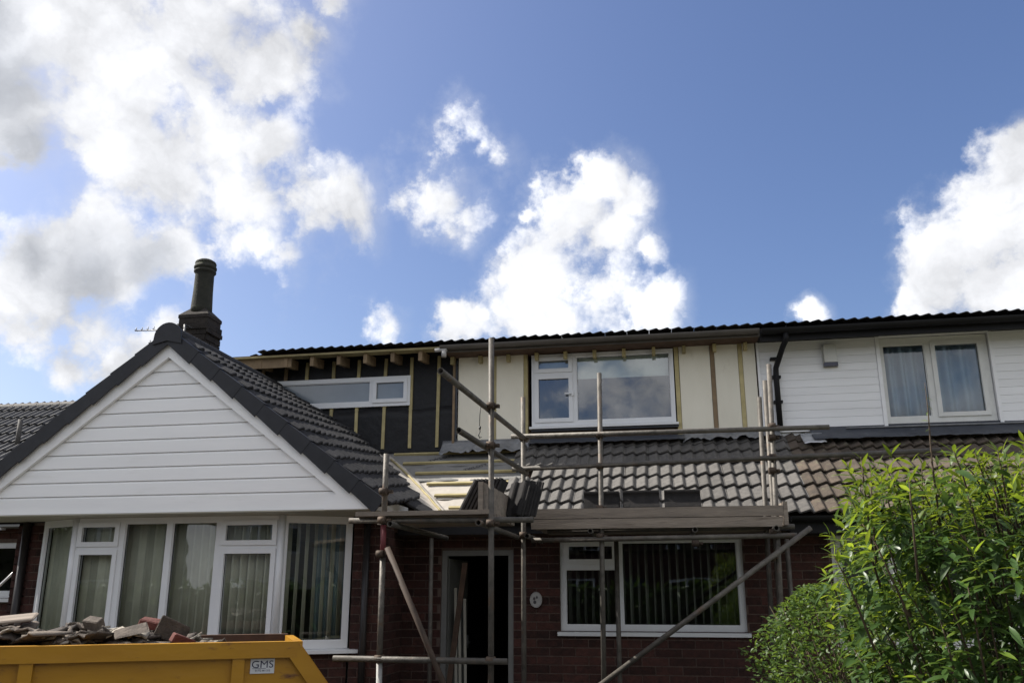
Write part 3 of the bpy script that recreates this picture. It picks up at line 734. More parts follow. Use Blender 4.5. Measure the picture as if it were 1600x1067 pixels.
# rafter tails and eaves of the dormer
DE = 10.06                                      # eaves line
ez = 4.672
rx = [-5.75+i*.385 for i in range(19)]
for i, x in enumerate(rx):
    big = x < -2.75
    z0, z1 = (ez-.10, ez+.03) if big else (ez-.115, ez-.014)
    w2 = .026 if big else .022
    y0 = DE+rnd(0, .02) if big else YD-.12
    obj('rafter', MB().hexa([(x-w2, y0, z0), (x+w2, y0, z0), (x+w2, 12.8, z0+.36), (x-w2, 12.8, z0+.36), (x-w2, y0, z1), (x+w2, y0, z1), (x+w2, 12.8, z1+.36), (x-w2, 12.8, z1+.36)]), M['timber'] if big else M['batten'], house)
obj('end_rafter', MB().hexa([(-5.98, DE+.02, ez-.10), (-5.80, DE+.02, ez-.10), (-5.80, DE+.10, ez-.10), (-5.98, DE+.10, ez-.10), (-5.98, DE+.02, ez+.0), (-5.80, DE+.02, ez+.0), (-5.80, DE+.10, ez+.0), (-5.98, DE+.10, ez+.0)]), M['timber'], house)
obj('fascia_board', bx(-5.80, -4.9, DE+.022, DE+.045, ez-.10, ez+.045), M['timber'], house)
slab('eaves_batten', -5.9, -2.6, ez+.036, ez+.060, DE-.04, DE+.12, M['batten'])
slab('soffit_board', -2.72, PARTY, ez-.002, ez+.018, DE-.02, YD+.03, M['old_timber'])
slab('fascia_board', -2.72, PARTY, ez-.02, ez+.065, DE-.03, DE-.004, M['gutter_grey'])
half_gutter(-2.75, PARTY-.01, DE-.09, ez+.050, .052, M['gutter_grey'], house)
obj('gutter_outlet', MB().tube([(-2.70, DE-.09, ez-.01), (-2.70, DE-.09, ez-.10)], .034, 10).tube([(-2.82, DE-.09, ez+.0), (-2.66, DE-.09, ez+.0)], .03, 8), M['plaque'], house)
# dormer roof: deck plus tiles (first course as tiles, the rest joined)
deck = MB().hexa([(-6.0, DE-.02, ez+.055), (PARTY, DE-.02, ez+.055), (PARTY, 13.2, ez+.495), (-6.0, 13.2, ez+.495), (-6.0, DE-.02, ez+.075), (PARTY, DE-.02, ez+.075), (PARTY, 13.2, ez+.515), (-6.0, 13.2, ez+.515)])
droof = obj('dormer_roof', deck, M['old_timber'], house)
DV = Vector((0, 1, .14)).normalized()
TM['tile_eave'] = tile_mesh('roof_tile', M['tile_dark'], th=.016)
for v in TM['tile_eave'].vertices: v.co.z *= .72
def dormer_tiles(parent, x0, x1, n_rows, me, m):
    st2 = MB(); n = int((x1-x0)/TW)
    for j in range(n_rows):
        for i in range(n):
            if j == 0 and i == 0 and x0 < -5: continue
            o = Vector((x0+i*TW, DE-.10+rnd(-.006, .006), ez+.078-.014))+DV*(j*TG)
            mt = tile_mtx(o, (1, 0, 0), DV)
            if j < 1: obj('roof_tile', me, None, parent, mt)
            else: bake(st2, me, mt)
    obj('tiling', st2, m, parent, kind='stuff')
dormer_tiles(droof, -5.62, PARTY+.02, 10, TM['tile_eave'], M['tile_dark'])
# flashings at the foot of the dormer
def crumple(x0, x1, zt, zb, y, amp, ph, m, out=.12, ragged=.03, name='lead_flashing', parent=house):
    def fn(u, v):
        x = x0+(x1-x0)*u; rg = ragged*(mnoise.noise(Vector((x*7, 0, ph)))+.6*mnoise.noise(Vector((x*19, 1, ph))))
        z = zt+(zb-zt)*v+rg*v; yy = y-out*v**1.5+amp*mnoise.noise(Vector((x*5, z*6, ph)))*v
        return Vector((x, yy, z)), Vector((0, -.6, .8))
    return obj(name, MB().sheet(fn, int((x1-x0)*28), 5, .004), m, parent)
crumple(-2.80, -1.62, PB+.03, dz0-.065, YD-.02, .06, 1, M['lead'], out=.20, ragged=.10)
crumple(-1.62, .36, dz0+.115, dz0+.03, YD-.03, .012, 5, M['lead_dark'], out=.17, ragged=.008)
crumple(.34, PARTY+.2, PB+.02, dz0+.03, YD-.02, .05, 9, M['lead'], out=.16, ragged=.07)
slab('window_board', -1.60, .30, 3.61, 3.655, YD-.03, YD+.03, M['lead_dark'])
# small end trims
obj('downpipe', MB().tube([(-3.11, WY-.06, 0), (-3.11, WY-.06, 2.30)], .036, 12).tube([(-3.11, WY-.06, 2.30), (-3.02, GY+.35, 2.37)], .034, 10), M['pipe_brown'], house)
obj('downpipe', MB().tube([(-7.30, WY-.05, 0), (-7.30, WY-.05, 2.36)], .045, 12), M['pipe_brown'], house)
# front door: pale frame, the leaf swung open into the dark hall
df = MB(); bars(df, DOOR[0], DOOR[1], -.2, DOOR[3], .062, F0+.02, F0+.10, Matrix.Identity(4)); fr = obj('door_frame', df, M['grey_door'], house)
dh = Matrix.Translation((DOOR[0]+.07, F0+.10, .02)) @ Matrix.Rotation(R(86), 4, 'Z')
dl = obj('door', MB().box(0, .72, 0, .045, 0, 1.93, dh), M['grey_door'], house)
obj('handle', MB().box(.62, .70, -.05, -.03, .95, .98, dh).box(.66, .70, -.03, 0, .9, 1.05, dh), M['alu'], dl)

pl = tag(obj('plank', MB().hexa([(-2.46, F0-.10, .02), (-2.40, F0-.10, .02), (-2.40, F0-.07, .02), (-2.46, F0-.07, .02), (-2.245, F0+.0, 1.90), (-2.185, F0+.0, 1.90), (-2.185, F0+.03, 1.90), (-2.245, F0+.03, 1.90)]), M['old_timber']), 'dark plank leaning against the left side of the front door opening', 'plank')
for k, (x, ht, lab) in enumerate(((-2.33, 1.62, 'tallest pale strip propped inside the front door'), (-2.28, 1.35, 'shorter pale strip propped inside the front door'), (-2.22, 1.50, 'rightmost pale strip propped inside the front door'))):
    tag(obj('trim_strip', MB().hexa([(x, F0+.12, .02), (x+.03, F0+.12, .02), (x+.03, F0+.13, .02), (x, F0+.13, .02), (x-.05, F0+.17, ht), (x-.02, F0+.17, ht), (x-.02, F0+.18, ht), (x-.05, F0+.18, ht)]), M['soffit']), lab, 'trim strip')

# ---- chimney
cx, cy, cw, cd = -6.475, 10.30, .47, .38
cz0, cz1 = 4.0, 5.40
ch = MB().box(cx-cw/2+.01, cx+cw/2-.01, cy-cd/2+.01, cy+cd/2-.01, cz0, cz1)
chim = obj('chimney', ch, M['mortar'] if False else M['chim'], house)
nc = int((cz1-cz0)/.088)
for c in range(nc):
    z = cz0+c*.088; o_ = .014 if c >= nc-1 else 0
    xs = [cx-cw/2]; 
    a = cx-cw/2-(.14 if c % 2 else 0)
    while a < cx+cw/2-.01:
        l, r = max(a, cx-cw/2), min(a+.225, cx+cw/2)
        if r-l > .04: obj('brick', bx(l+.004, r-.004, cy-cd/2-rnd(.002, .007)-o_, cy-cd/2+.03, z, z+.078), M['chim'], chim)
        a += .225
    a = cy-cd/2+(.11 if c % 2 else 0)
    while a < cy+cd/2-.01:
        l, r = a, min(a+.225, cy+cd/2)
        if r-l > .04: obj('brick', bx(cx+cw/2-.03, cx+cw/2+rnd(.002, .007)+o_, l+.004, r-.004, z, z+.078), M['chim'], chim)
        a += .225
# strap of lead near the top, flaunching and pot
obj('strap', MB().box(cx-cw/2-.05, cx+cw/2+.03, cy-cd/2-.03, cy-cd/2-.008, 5.22, 5.29).box(cx+cw/2+.006, cx+cw/2+.03, cy-cd/2-.03, cy+cd/2, 5.16, 5.22), M['chim'], chim)
fl = MB(); q = [(-cw/2, -cd/2), (cw/2, -cd/2), (cw/2, cd/2), (-cw/2, cd/2)]
vs = [(cx+a, cy+b, cz1) for a, b in q]+[(cx+a, cy+b, cz1+.05) for a, b in q]+[(cx+a*.5, cy+b*.5, cz1+.17) for a, b in q]
fl.add(vs, [(0, 1, 2, 3), (8, 9, 10, 11)]+[(i+k*4, (i+1) % 4+k*4, (i+1) % 4+4+k*4, i+4+k*4) for k in (0, 1) for i in range(4)]); obj('flaunching', fl, M['chim'], chim)
pot = MB().lathe([(0, .10), (.165, .10), (.158, .2), (.145, .5), (.140, .80), (.146, .84), (.165, .855), (.165, .885), (.152, .895), (.152, .915), (.170, .925), (.170, .955), (.158, .965), (.155, 1.01), (.12, 1.01), (.12, .8)], 22, Matrix.Translation((cx, cy, cz1+.02)) @ Matrix.Diagonal((.95, .95, .86, 1)))
po = obj('pot', pot, M['pot'], chim)
obj('cowl', MB().lathe([(.155, 1.0), (.162, 1.015), (.15, 1.05), (.10, 1.085), (0, 1.095)], 18, Matrix.Translation((cx, cy, cz1+.02)) @ Matrix.Diagonal((.95, .95, .86, 1))), M['pot'], chim)
obj('vent_pipe', MB().tube([(cx+.06, cy-cd/2-.10, 4.5), (cx+.06, cy-cd/2-.10, 5.06)], .022, 8), M['tube'], chim)

# =================================================================== RIGHT HOUSE
h2 = thing('house', (3.2, F0, 0), 'neighbouring house with white boarded dormer, black gutter and mossy brown lower roof', 'house', 'houses of the row')
XR = 7.2
acc, st, wm = [], MB(), MB()
W2 = (1.79, 3.6, 1.05, 2.2)
wall_slab(wm, PARTY+.002, XR, 0, 2.30, F0-.003, .22, [W2]); wl2 = obj('wall', wm, M['mortar'], h2)
brick_wall(wl2, PARTY+.01, XR, 0, 2.28, F0-.003, [W2], acc, st); emit_bricks(wl2, acc, st, M['brick'], 300)
mt = Matrix.Translation((W2[0], F0+.02, W2[2])); w, h = W2[1]-W2[0], W2[3]-W2[2]
window(h2, mt, w, h, [(.06, .6, .06, h-.06, True), (.67, w-.06, .06, h-.06, False)], M['frame_old'], M['glass'], sill=(-.03, w+.03, .08, .05))
room(h2, 1.6, 3.8, F0+.25, F0+3, .3, 2.27, M['room'])
roof2 = obj('roof', MB().hexa([(PARTY+.002, EY, EZ-.10), (XR, EY, EZ-.10), (XR, YD+.05, MZ(YD+.05)-.10), (PARTY+.002, YD+.05, MZ(YD+.05)-.10), (PARTY+.002, EY, EZ-.055), (XR, EY, EZ-.055), (XR, YD+.05, MZ(YD+.05)-.055), (PARTY+.002, YD+.05, MZ(YD+.05)-.055)]), M['old_timber'], h2)
lay(roof2, TM['tile_old'], X0+12*TW, 19, 6)
tb = MB()
for i in range(19): bake(tb, TM['tile_old'], tile_mtx(Vector((X0+(12+i)*TW, EY, EZ))+UPV*(-.05+6*TG-.09), (1, 0, 0), UPV))
obj('top_course', tb, M['tile_old'], roof2, kind='stuff')
obj('eaves_soffit', bx(PARTY+.002, XR, EY, F0-.012, EZ-.20, EZ-.17), M['gutter_black'], h2)
obj('fascia', bx(PARTY+.002, XR, EY-.02, EY+.012, EZ-.20, EZ-.03), M['gutter_black'], h2)
half_gutter(PARTY+.01, XR, EY-.08, EZ-.03, .058, M['gutter_black'], h2)
# dormer front: painted boards either side of the window
W3 = (2.80, 4.06, 3.56, 4.68)
core = MB(); wall_slab(core, PARTY+.002, XR, 3.2, 4.85, YD+.035, .1, [W3]); obj('dormer_wall', core, M['clad2'], h2)
for (a, b, zb) in ((PARTY+.02, 2.755, 3.50), (4.10, XR, 3.50)):
    z = zb; k = 0
    while z < 4.76:
        z2 = min(z+(.17 if k == 0 else .098), 4.80); y0 = YD-.012
        mb = MB().prism([(y0, z), (y0+.03, z), (y0+.034, z2), (y0+.006, z2-.001), (y0+.0015, z2-.007)], a, b, Matrix(((0, 1, 0, 0), (1, 0, 0, 0), (0, 0, 1, 0), (0, 0, 0, 1))))
        obj('cladding_board', mb, M['clad2'], h2); z = z2; k += 1
obj('corner_trim', bx(PARTY-.012, PARTY+.018, YD-.03, YD+.03, 3.52, 4.74), M['clad2'], h2)
for a, b in ((2.757, 2.80), (4.06, 4.10)): obj('window_trim', bx(a, b, YD-.026, YD+.03, 3.50, 4.78), M['clad2'], h2)
obj('head_trim', bx(2.80, 4.06, YD-.045, YD+.03, 4.66, 4.79), M['clad2'], h2)
mt = Matrix.Translation((W3[0]+.01, YD+.02, W3[2])); w, h = W3[1]-W3[0]-.02, W3[3]-W3[2]-.03
window(h2, mt, w, h, [(.035, .52, .085, h-.09, False), (.60, w-.075, .085, h-.075, True)], M['frame_old'], M['glass'], fw=.045, label='white wooden window with blue curtains behind')
# trim the fixed light frame
room(h2, W3[0]-.1, W3[1]+.1, YD+.15, YD+2.8, 3.45, 4.75, M['room'])
crumple(PARTY+.55, XR, 3.56, dz0-.045, YD-.005, .012, 21, M['lead_dark'], out=.30, ragged=.012, parent=h2)
crumple(PARTY+.42, 2.0, dz0+.06, dz0-.10, YD-.12, .03, 33, M['foil'], out=.27, ragged=.03, parent=h2)
obj('flashing_roll', MB().tube([(2.3+i*.4, YD-.06+.006*math.sin(i*2), 3.515+.006*math.sin(i*3.1)) for i in range(13)], .012, 6), M['lead'], h2)
obj('soffit_board', bx(PARTY+.002, XR, DE-.02, YD+.03, ez-.004, ez+.018), M['gutter_black'], h2)
obj('fascia_board', bx(PARTY+.002, XR, DE-.03, DE-.002, ez-.09, ez+.065), M['gutter_black'], h2)
half_gutter(PARTY+.01, XR, DE-.095, ez+.04, .065, M['gutter_black'], h2)
d2 = MB().hexa([(PARTY+.002, DE-.02, ez+.055), (XR, DE-.02, ez+.055), (XR, 13.2, ez+.495), (PARTY+.002, 13.2, ez+.495), (PARTY+.002, DE-.02, ez+.075), (XR, DE-.02, ez+.075), (XR, 13.2, ez+.515), (PARTY+.002, 13.2, ez+.515)])
dr2 = obj('dormer_roof', d2, M['old_timber'], h2); dormer_tiles(dr2, -5.62+24*TW, XR, 10, TM['tile_eave'], M['tile_dark'])
dp = obj('downpipe', MB().tube([(1.63, DE-.09, ez+.0), (1.63, DE-.09, ez-.10), (1.60, DE+.03, ez-.16), (1.535, YD-.07, ez-.36), (1.53, YD-.07, ez-.45), (1.53, YD-.07, 3.53)], .036, 12), M['gutter_black'], h2)
for z in (4.42, 4.18, 3.86): obj('pipe_clip', bx(1.475, 1.585, YD-.09, YD-.012, z, z+.03), M['gutter_black'], dp)

# alarm box on the boards
ab = thing('alarm_box', (2.20, YD-.03, 4.30), 'cream alarm box with dark blue strip below on the white boards', 'alarm box')
q = Matrix.Translation((2.20, YD-.012, 4.30))
obj('cover', MB().prism([(-.075, .055), (.075, .055), (.075, .27), (.055, .285), (-.055, .285), (-.075, .27)], -.075, 0, q).box(-.088, .088, -.02, 0, .0, .29, q), M['alarm'], ab)
obj('strobe_lens', MB().box(-.082, .082, -.072, 0, .005, .052, q), M['alarm_dark'], ab)

# =================================================================== BLINDS AND CURTAINS
def vblind(mt, w, h, n, label, ang=30, m=None, gaps=()):
    b = thing('vertical_blind', tuple(mt @ Vector((w/2, 0, 0))), label, 'blind', 'vertical blinds')
    obj('head_rail', MB().box(0, w, -.02, .02, h, h+.03, mt), M['upvc'], b)
    for i in range(n):
        if i in gaps: continue
        u = (i+.5)*w/n; a = R((ang(u/w) if callable(ang) else ang)+rnd(-6, 6)); wd_ = .089/2
        dx, dy = wd_*math.cos(a), wd_*math.sin(a); t = .0015
        s = MB().sheet(lambda p, q_: (Vector((u+dx*(2*p-1), dy*(2*p-1)+.012*(1-(2*p-1)**2)+rnd(-.001, .001), q_*h)), Vector((0, -1, 0))), 4, 2, t, mt)
        obj('slat', s, m or M['blind'], b)
    obj('bead_chain', MB().tube([mt @ Vector((.0, -.01, 0)), mt @ Vector((w, -.01, .0))], .002, 4), M['upvc'], b)
names = ['plain blind drawn across the narrow left side of the bay window', 'wide olive blind across the front of the bay window', 'tilted blind with dark gaps in the right side of the bay window beside a curtain']
for i, (p, q) in enumerate(zip(bp, bp[1:])):
    d = Vector((q[0]-p[0], q[1]-p[1], 0)); L = d.length; mt = frame_mtx((p[0], p[1], BAYZ+.06), d) @ Matrix.Translation((.05, .09 if i == 0 else .13, 0))
    vblind(mt, L-.1, 1.25, max(5, int((L-.1)/(.08 if i == 0 else .092))), names[i], ang=(12 if i == 0 else (lambda t: 16 if t < .40 else (36 if t < .72 else 50)) if i == 1 else 58))
c = thing('curtain', (-3.5, WY+.3, BAYZ), 'grey net curtain hanging at the right end of the bay window', 'curtain')
obj('cloth', MB().sheet(lambda u, v: (Vector((-3.80+u*.42, WY+.20+.025*math.sin(u*46)+.01*math.sin(u*17), BAYZ+.05+v*1.28)), Vector((0, -1, 0))), 60, 2, .002), M['net'], c)
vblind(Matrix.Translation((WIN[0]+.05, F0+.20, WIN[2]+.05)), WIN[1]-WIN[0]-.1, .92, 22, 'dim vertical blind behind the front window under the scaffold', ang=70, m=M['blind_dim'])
rb = thing('roller_blind', (-.35, YD+.12, 4.36), 'pale roller blind pulled halfway down in the dormer window', 'blind')
obj('blind_cloth', bx(-1.0, WD[1]-.06, YD+.10, YD+.103, 4.345, 4.66), M['roller'], rb); obj('blind_bar', bx(-1.0, WD[1]-.06, YD+.096, YD+.108, 4.325, 4.347), M['roller'], rb)
rb = thing('roller_blind', (-1.3, YD+.12, 4.40), 'small pale roller blind behind the top vent of the dormer window', 'blind')
obj('blind_cloth', bx(WD[0]+.09, -1.06, YD+.10, YD+.103, 4.37, 4.66), M['roller'], rb); obj('blind_bar', bx(WD[0]+.09, -1.06, YD+.096, YD+.108, 4.355, 4.372), M['roller'], rb)
for (a, b, lab, ph) in ((2.84, 3.36, 'blue curtain behind the left light of the white dormer window', 0), (3.36, 4.02, 'blue curtain behind the right light of the white dormer window', 2)):
    c = thing('curtain', ((a+b)/2, YD+.14, 3.6), lab, 'curtain', 'blue curtains')
    obj('cloth', MB().sheet(lambda u, v: (Vector((a+u*(b-a), YD+.15+.042*math.sin(u*24+ph+.6*v)+.026*math.sin(u*11+ph), 3.6+v*1.05)), Vector((0, -1, 0))), 48, 4, .002), M['curtain'], c)

# number plaque
pq = thing('house_number_plaque', (-1.39, F0-.02, 1.42), 'pale oval ceramic house plaque on the brick between door and window', 'plaque')
ov = [(.068*math.cos(t), .085*math.sin(t)) for t in [2*math.pi*i/24 for i in range(24)]]
q = Matrix.Translation((-1.39, F0-.012, 1.49))
obj('plate', MB().prism(ov, -.014, 0, q), M['plaque'], pq)
rim = MB().tube([q @ Vector((x*.95, -.015, z*.95)) for x, z in ov+ov[:1]], .005, 6, caps=False); obj('rim', rim, M['plaque'], pq)
for (x, z, a, b) in ((-.020, .012, .014, .018), (.010, .026, .011, .016), (-.014, -.026, .018, .020)):
    e = [(x+a*math.cos(t), z+b*math.sin(t)) for t in [2*math.pi*i/10 for i in range(10)]]; obj('painted_mark', MB().prism(e, -.0165, -.013, q), M['plaque_mark'], pq)

# aerial on the chimney
ae = thing('tv_aerial', (cx-.1, cy-.36, 5.0), 'thin television aerial pointing left from the chimney stack', 'aerial')
for z, x0, x1, n in ((5.155, -7.19, -6.4, 9), (4.955, -6.95, -6.4, 6)):
    yb = 9.85
    obj('boom', MB().tube([(x0, yb, z), (x1, yb, z-.03)], .009, 6), M['alu'], ae)
    for k in range(n):
        x = x0+.02+k*.092
        if x < x1: obj('element', MB().tube([(x, yb-.03, z), (x, yb+.03, z)], .005, 5).tube([(x, yb, z-.008), (x, yb, z+.045)], .006, 5), M['alu'], ae)
obj('mast', MB().tube([(-6.42, yb, 4.6), (-6.42, yb, 5.2), (-6.42, cy-.3, 5.2)], .014, 8), M['alu'], ae)

# =================================================================== SCAFFOLD
YA, YB = 6.65, 8.10
sf = thing('scaffold', (-.1, 8.1, 0), 'tubular steel scaffold with timber boards in front of the two houses', 'scaffold')
tr = .0245
def pole(a, b, m='tube', name='scaffold_tube', r=tr): return obj(name, MB().tube([a, b], r, 12, hollow=.82), M[m], sf)
# standards
sb = pole((-2.255, YA, 0), (-2.285, YA, 1.02), 'tube_white', 'standard'); pole((-2.285, YA, 1.022), (-2.29, YA, 1.86), 'tube', 'standard')
pole((-2.29, YA, 1.862), (-2.295, YA, 2.12), 'tube_red', 'standard'); pole((-2.30, YA+.02, 2.122), (-2.30, YA+.02, 2.73), 'tube', 'standard')
pole((-1.355, YA, 0), (-1.375, YA, 3.72), 'tube', 'standard')
pole((-1.335, YB, 0), (-1.335, YB, 3.53), 'tube', 'standard')
pole((-.585, YB, 0), (-.54, YB, 3.75), 'tube', 'standard')
pole((1.03, YB, 0), (1.14, YB, 3.76), 'tube', 'standard')
pole((1.11, 8.60, 0), (1.155, 8.60, 3.72), 'tube', 'standard'); pole((1.02, 8.66, 0), (1.095, 8.66, 3.56), 'tube', 'standard')
pole((-2.50, 8.95, 0), (-2.52, 8.95, 2.16), 'tube', 'standard'); pole((-.47, 8.86, 0), (-.46, 8.86, 2.1), 'tube', 'standard')
pole((1.28, 8.86, 0), (1.28, 8.86, 2.1), 'tube', 'standard')
# ledgers, guard rails, transoms
pole((-2.66, YA-.05, 1.05), (-1.22, YA-.05, 1.045), name='ledger')
pole((-2.62, YA+.05, 2.165), (-1.02, YA+.05, 2.15), name='ledger')
pole((-1.45, YB-.05, 3.11), (1.64, YB-.05, 3.10), name='guard_rail')
pole((-1.44, YB-.05, 2.775), (2.6, YB-.05, 2.845), name='guard_rail')
pole((-1.25, YB-.05, 2.065), (1.26, YB-.05, 2.085), name='ledger')
pole((-1.10, YB+.05, 2.16), (1.26, YB+.05, 2.175), name='ledger')
pole((-1.49, 5.42, 3.10), (-1.315, YB+.1, 3.095), name='end_rail')
pole((-1.475, 5.92, 2.765), (-1.315, YB+.1, 2.755), name='end_rail')
for x, dz in ((-.66, 0), (.33, 0), (1.07, .005), (-1.28, -.04)): pole((x, YB-.14, 2.145+dz), (x, 8.97, 2.145+dz), name='transom')
for x in (-2.20, -1.45): pole((x, YA-.12, 2.12), (x, YB+.3, 2.12), name='transom')
# braces
pole((-2.235, YA-.06, 1.93), (-1.55, YA-.06, .50), 'tube_brown', name='brace'); pole((-.66, YB-.11, .70), (1.38, YB-.11, 2.15), name='brace')
def clip(p, s=1):
    x, y, z = p; mb = MB()
    mb.tube([(x, y, z-.028*s), (x, y, z+.028*s)], .036*s, 9); mb.box(x+.03*s, x+.07*s, y-.02, y+.02, z-.014, z+.014); mb.tube([(x+.05*s, y-.05*s, z), (x+.05*s, y+.05*s, z)], .009, 6)
    mb.tube([(x-.03, y-.045*s, z), (x+.03, y-.045*s, z)], .030*s, 8); obj('coupler', mb, M['coupler'], sf)
for p in ((-2.30, YA, 1.88), (-2.30, YA+.01, 2.16), (-2.295, YA, 2.40), (-1.365, YA, 2.12), (-1.37, YA, 3.11), (-1.37, YA, 2.77), (-1.335, YB, 3.10), (-1.335, YB, 2.77), (-1.335, YB, 2.12),
          (-.555, YB, 3.10), (-.56, YB, 2.79), (-.57, YB, 2.37), (-.575, YB, 2.10), (1.12, YB, 3.13), (1.11, YB, 3.02), (1.10, YB, 2.83), (1.09, YB, 2.70), (1.05, YB, 2.12), (1.02, YB, 1.88), (.33, YB-.04, 2.02), (-1.36, YA, 1.05), (-2.28, YA, 1.05)):
    clip(p)
# boards of the two platforms
def bd(x0, x1, y0, y1, z, name='scaffold_board', th=.038): 
    a = rnd(-.004, .004); return obj(name, MB().hexa([(x0, y0, z), (x1, y0, z+a), (x1, y1, z+a), (x0, y1, z), (x0, y0, z+th), (x1, y0, z+th+a), (x1, y1, z+th+a), (x0, y1, z+th)]), M['board'], sf)
for k in range(4): bd(-1.22+rnd(-.03, .05), 1.13+rnd(-.06, .04), YB-.02+k*.215, YB+.19+k*.215, 2.175)
for k in range(6): bd(-2.60+rnd(-.06, .06), -1.38+rnd(-.03, .02), YA-.02+k*.215+.0, YA+.185+k*.215, 2.195)
for k, (za, zb_) in enumerate(((2.172, 2.266), (2.272, 2.368))):
    y = YB-.075-.004*k
    obj('toe_board', MB().hexa([(-1.245-.008*k, y, za), (1.135+.02*k, y, za-.004), (1.135+.02*k, y+.038, za-.004), (-1.245-.008*k, y+.038, za), (-1.25, y, zb_), (1.15, y, zb_-.004), (1.15, y+.038, zb_-.004), (-1.25, y+.038, zb_)]), M['board'], sf)
obj('toe_board', bx(1.155, 1.193, YB-.08, 8.85, 2.18, 2.40), M['board'], sf)
obj('toe_board', MB().hexa([(-1.475, YA-.02, 2.235), (-1.435, YA-.02, 2.235), (-1.36, YB-.1, 2.235), (-1.40, YB-.1, 2.235), (-1.475, YA-.02, 2.465), (-1.435, YA-.02, 2.465), (-1.36, YB-.1, 2.44), (-1.40, YB-.1, 2.44)]), M['board'], sf)
obj('toe_board', bx(-2.6, -1.5, YA+1.31, YA+1.348, 2.235, 2.30), M['board'], sf)
obj('short_post', bx(-1.655, -1.605, 7.6, 7.65, 2.235, 2.62), M['board'], sf)
# hanging cord
cd_ = thing('cord', (-1.455, 6.6, 3.1), 'thin black cord with a hook hanging from the upper end rail', 'cord')
obj('line', MB().tube([(-1.447, 6.58, 3.10), (-1.455, 6.58, 3.03), (-1.458, 6.58, 2.93), (-1.452, 6.58, 2.88)], .0035, 6), M['blackplastic'], cd_)
obj('hook', MB().tube([(-1.452, 6.58, 2.88), (-1.465, 6.58, 2.85), (-1.455, 6.58, 2.825), (-1.44, 6.58, 2.835)], .004, 6).tube([(-1.455, 6.58, 2.90), (-1.453, 6.58, 2.925)], .009, 6), M['blackplastic'], cd_)

# loose tiles stacked on the platforms
def loose(o, U, V, label, group, sc_=.96):
    U = Vector(U).normalized(); V = Vector(V).normalized(); N = U.cross(V)
    t = obj('roof_tile', TM['tile_stack'], None, None, Matrix(((U.x, V.x, N.x, o[0]), (U.y, V.y, N.y, o[1]), (U.z, V.z, N.z, o[2]), (0, 0, 0, 1))) @ Matrix.Diagonal((sc_, .96, .96, 1)))
    tag(t, label, 'roof tile', group)
for k in range(8):                              # fanned row leaning right, left platform
    a = R(63+k*.6); x = -1.755+k*.037
    loose((x, 7.42+rnd(-.01, .01), 2.235), (0, -1, 0), (math.cos(a), 0, math.sin(a)), 'dark new roof tile leaning in the fanned row on the left scaffold platform', 'fanned roof tiles')
for k in range(3):
    a = R(66+k*3); x = -1.43+k*.05; yw = R(-38)
    loose((x, 7.52+k*.05, 2.235), (math.cos(yw), math.sin(yw), 0), (.16, .33, .93), 'dark new roof tile leaning face on beside the fanned row of the left platform', 'face on roof tiles')
for s, (x, nm) in enumerate(((-.735, 'left'), (-.345, 'middle'), (.06, 'right'))):
    for k in range(4):
        loose((x+rnd(-.006, .006), 8.20+k*.05, 2.225+rnd(0, .006)), (0, .14, .99), (1, rnd(-.02, .03), 0), f'dark roof tile standing in the {nm} of three stacks behind the toe board', f'{nm} stack of roof tiles', 1.2)

# =================================================================== SKIP
P0 = Vector((-2.84, 6.28, 0)); su = Vector((.874, .486, 0)).normalized(); sv = Vector((-su.y, su.x, 0))
SM = Matrix(((su.x, sv.x, 0, P0.x), (su.y, sv.y, 0, P0.y), (0, 0, 1, 0), (0, 0, 0, 1)))   # local x along the side, y towards the house
SL, SWd, SZ = 3.3, 1.12, 1.2
skip = thing('skip', (SM @ Vector((-SL/2, SWd/2, 0))), 'yellow builders skip heaped with broken tiles beside the bay window', 'skip')
def sk(pts, y0, y1): return MB().prism(pts, y0, y1, SM)
zb = .15
# side panels with slanted ends
def side_pts(d=0): return [(-SL+d, SZ-d), (-d, SZ-d), (.80-d*1.4, zb+d), (-SL-.6+d, zb+d)]
prof_side = [(-SL, SZ-.01), (0, SZ-.01), (.72, .25), (-SL-.72, .25)]
obj('side_panel', sk(prof_side, .02, .035), M['yellow'], skip); obj('side_panel', sk(prof_side, SWd-.035, SWd-.02), M['rust'], skip)
obj('end_panel', MB().hexa([SM @ Vector(p) for p in ((.02, .03, SZ-.03), (.04, .03, SZ-.03), (.74, .03, .25), (.72, .03, .25), (.02, SWd-.03, SZ-.03), (.04, SWd-.03, SZ-.03), (.74, SWd-.03, .25), (.72, SWd-.03, .25))]), M['yellow'], skip)
obj('end_panel', MB().hexa([SM @ Vector(p) for p in ((-SL-.04, .03, SZ-.03), (-SL-.02, .03, SZ-.03), (-SL-.72, .03, .25), (-SL-.74, .03, .25), (-SL-.04, SWd-.03, SZ-.03), (-SL-.02, SWd-.03, SZ-.03), (-SL-.72, SWd-.03, .25), (-SL-.74, SWd-.03, .25))]), M['yellow'], skip)
obj('floor_panel', MB().box(-SL-.7, .7, .03, SWd-.03, .22, .25, SM), M['rust'], skip)
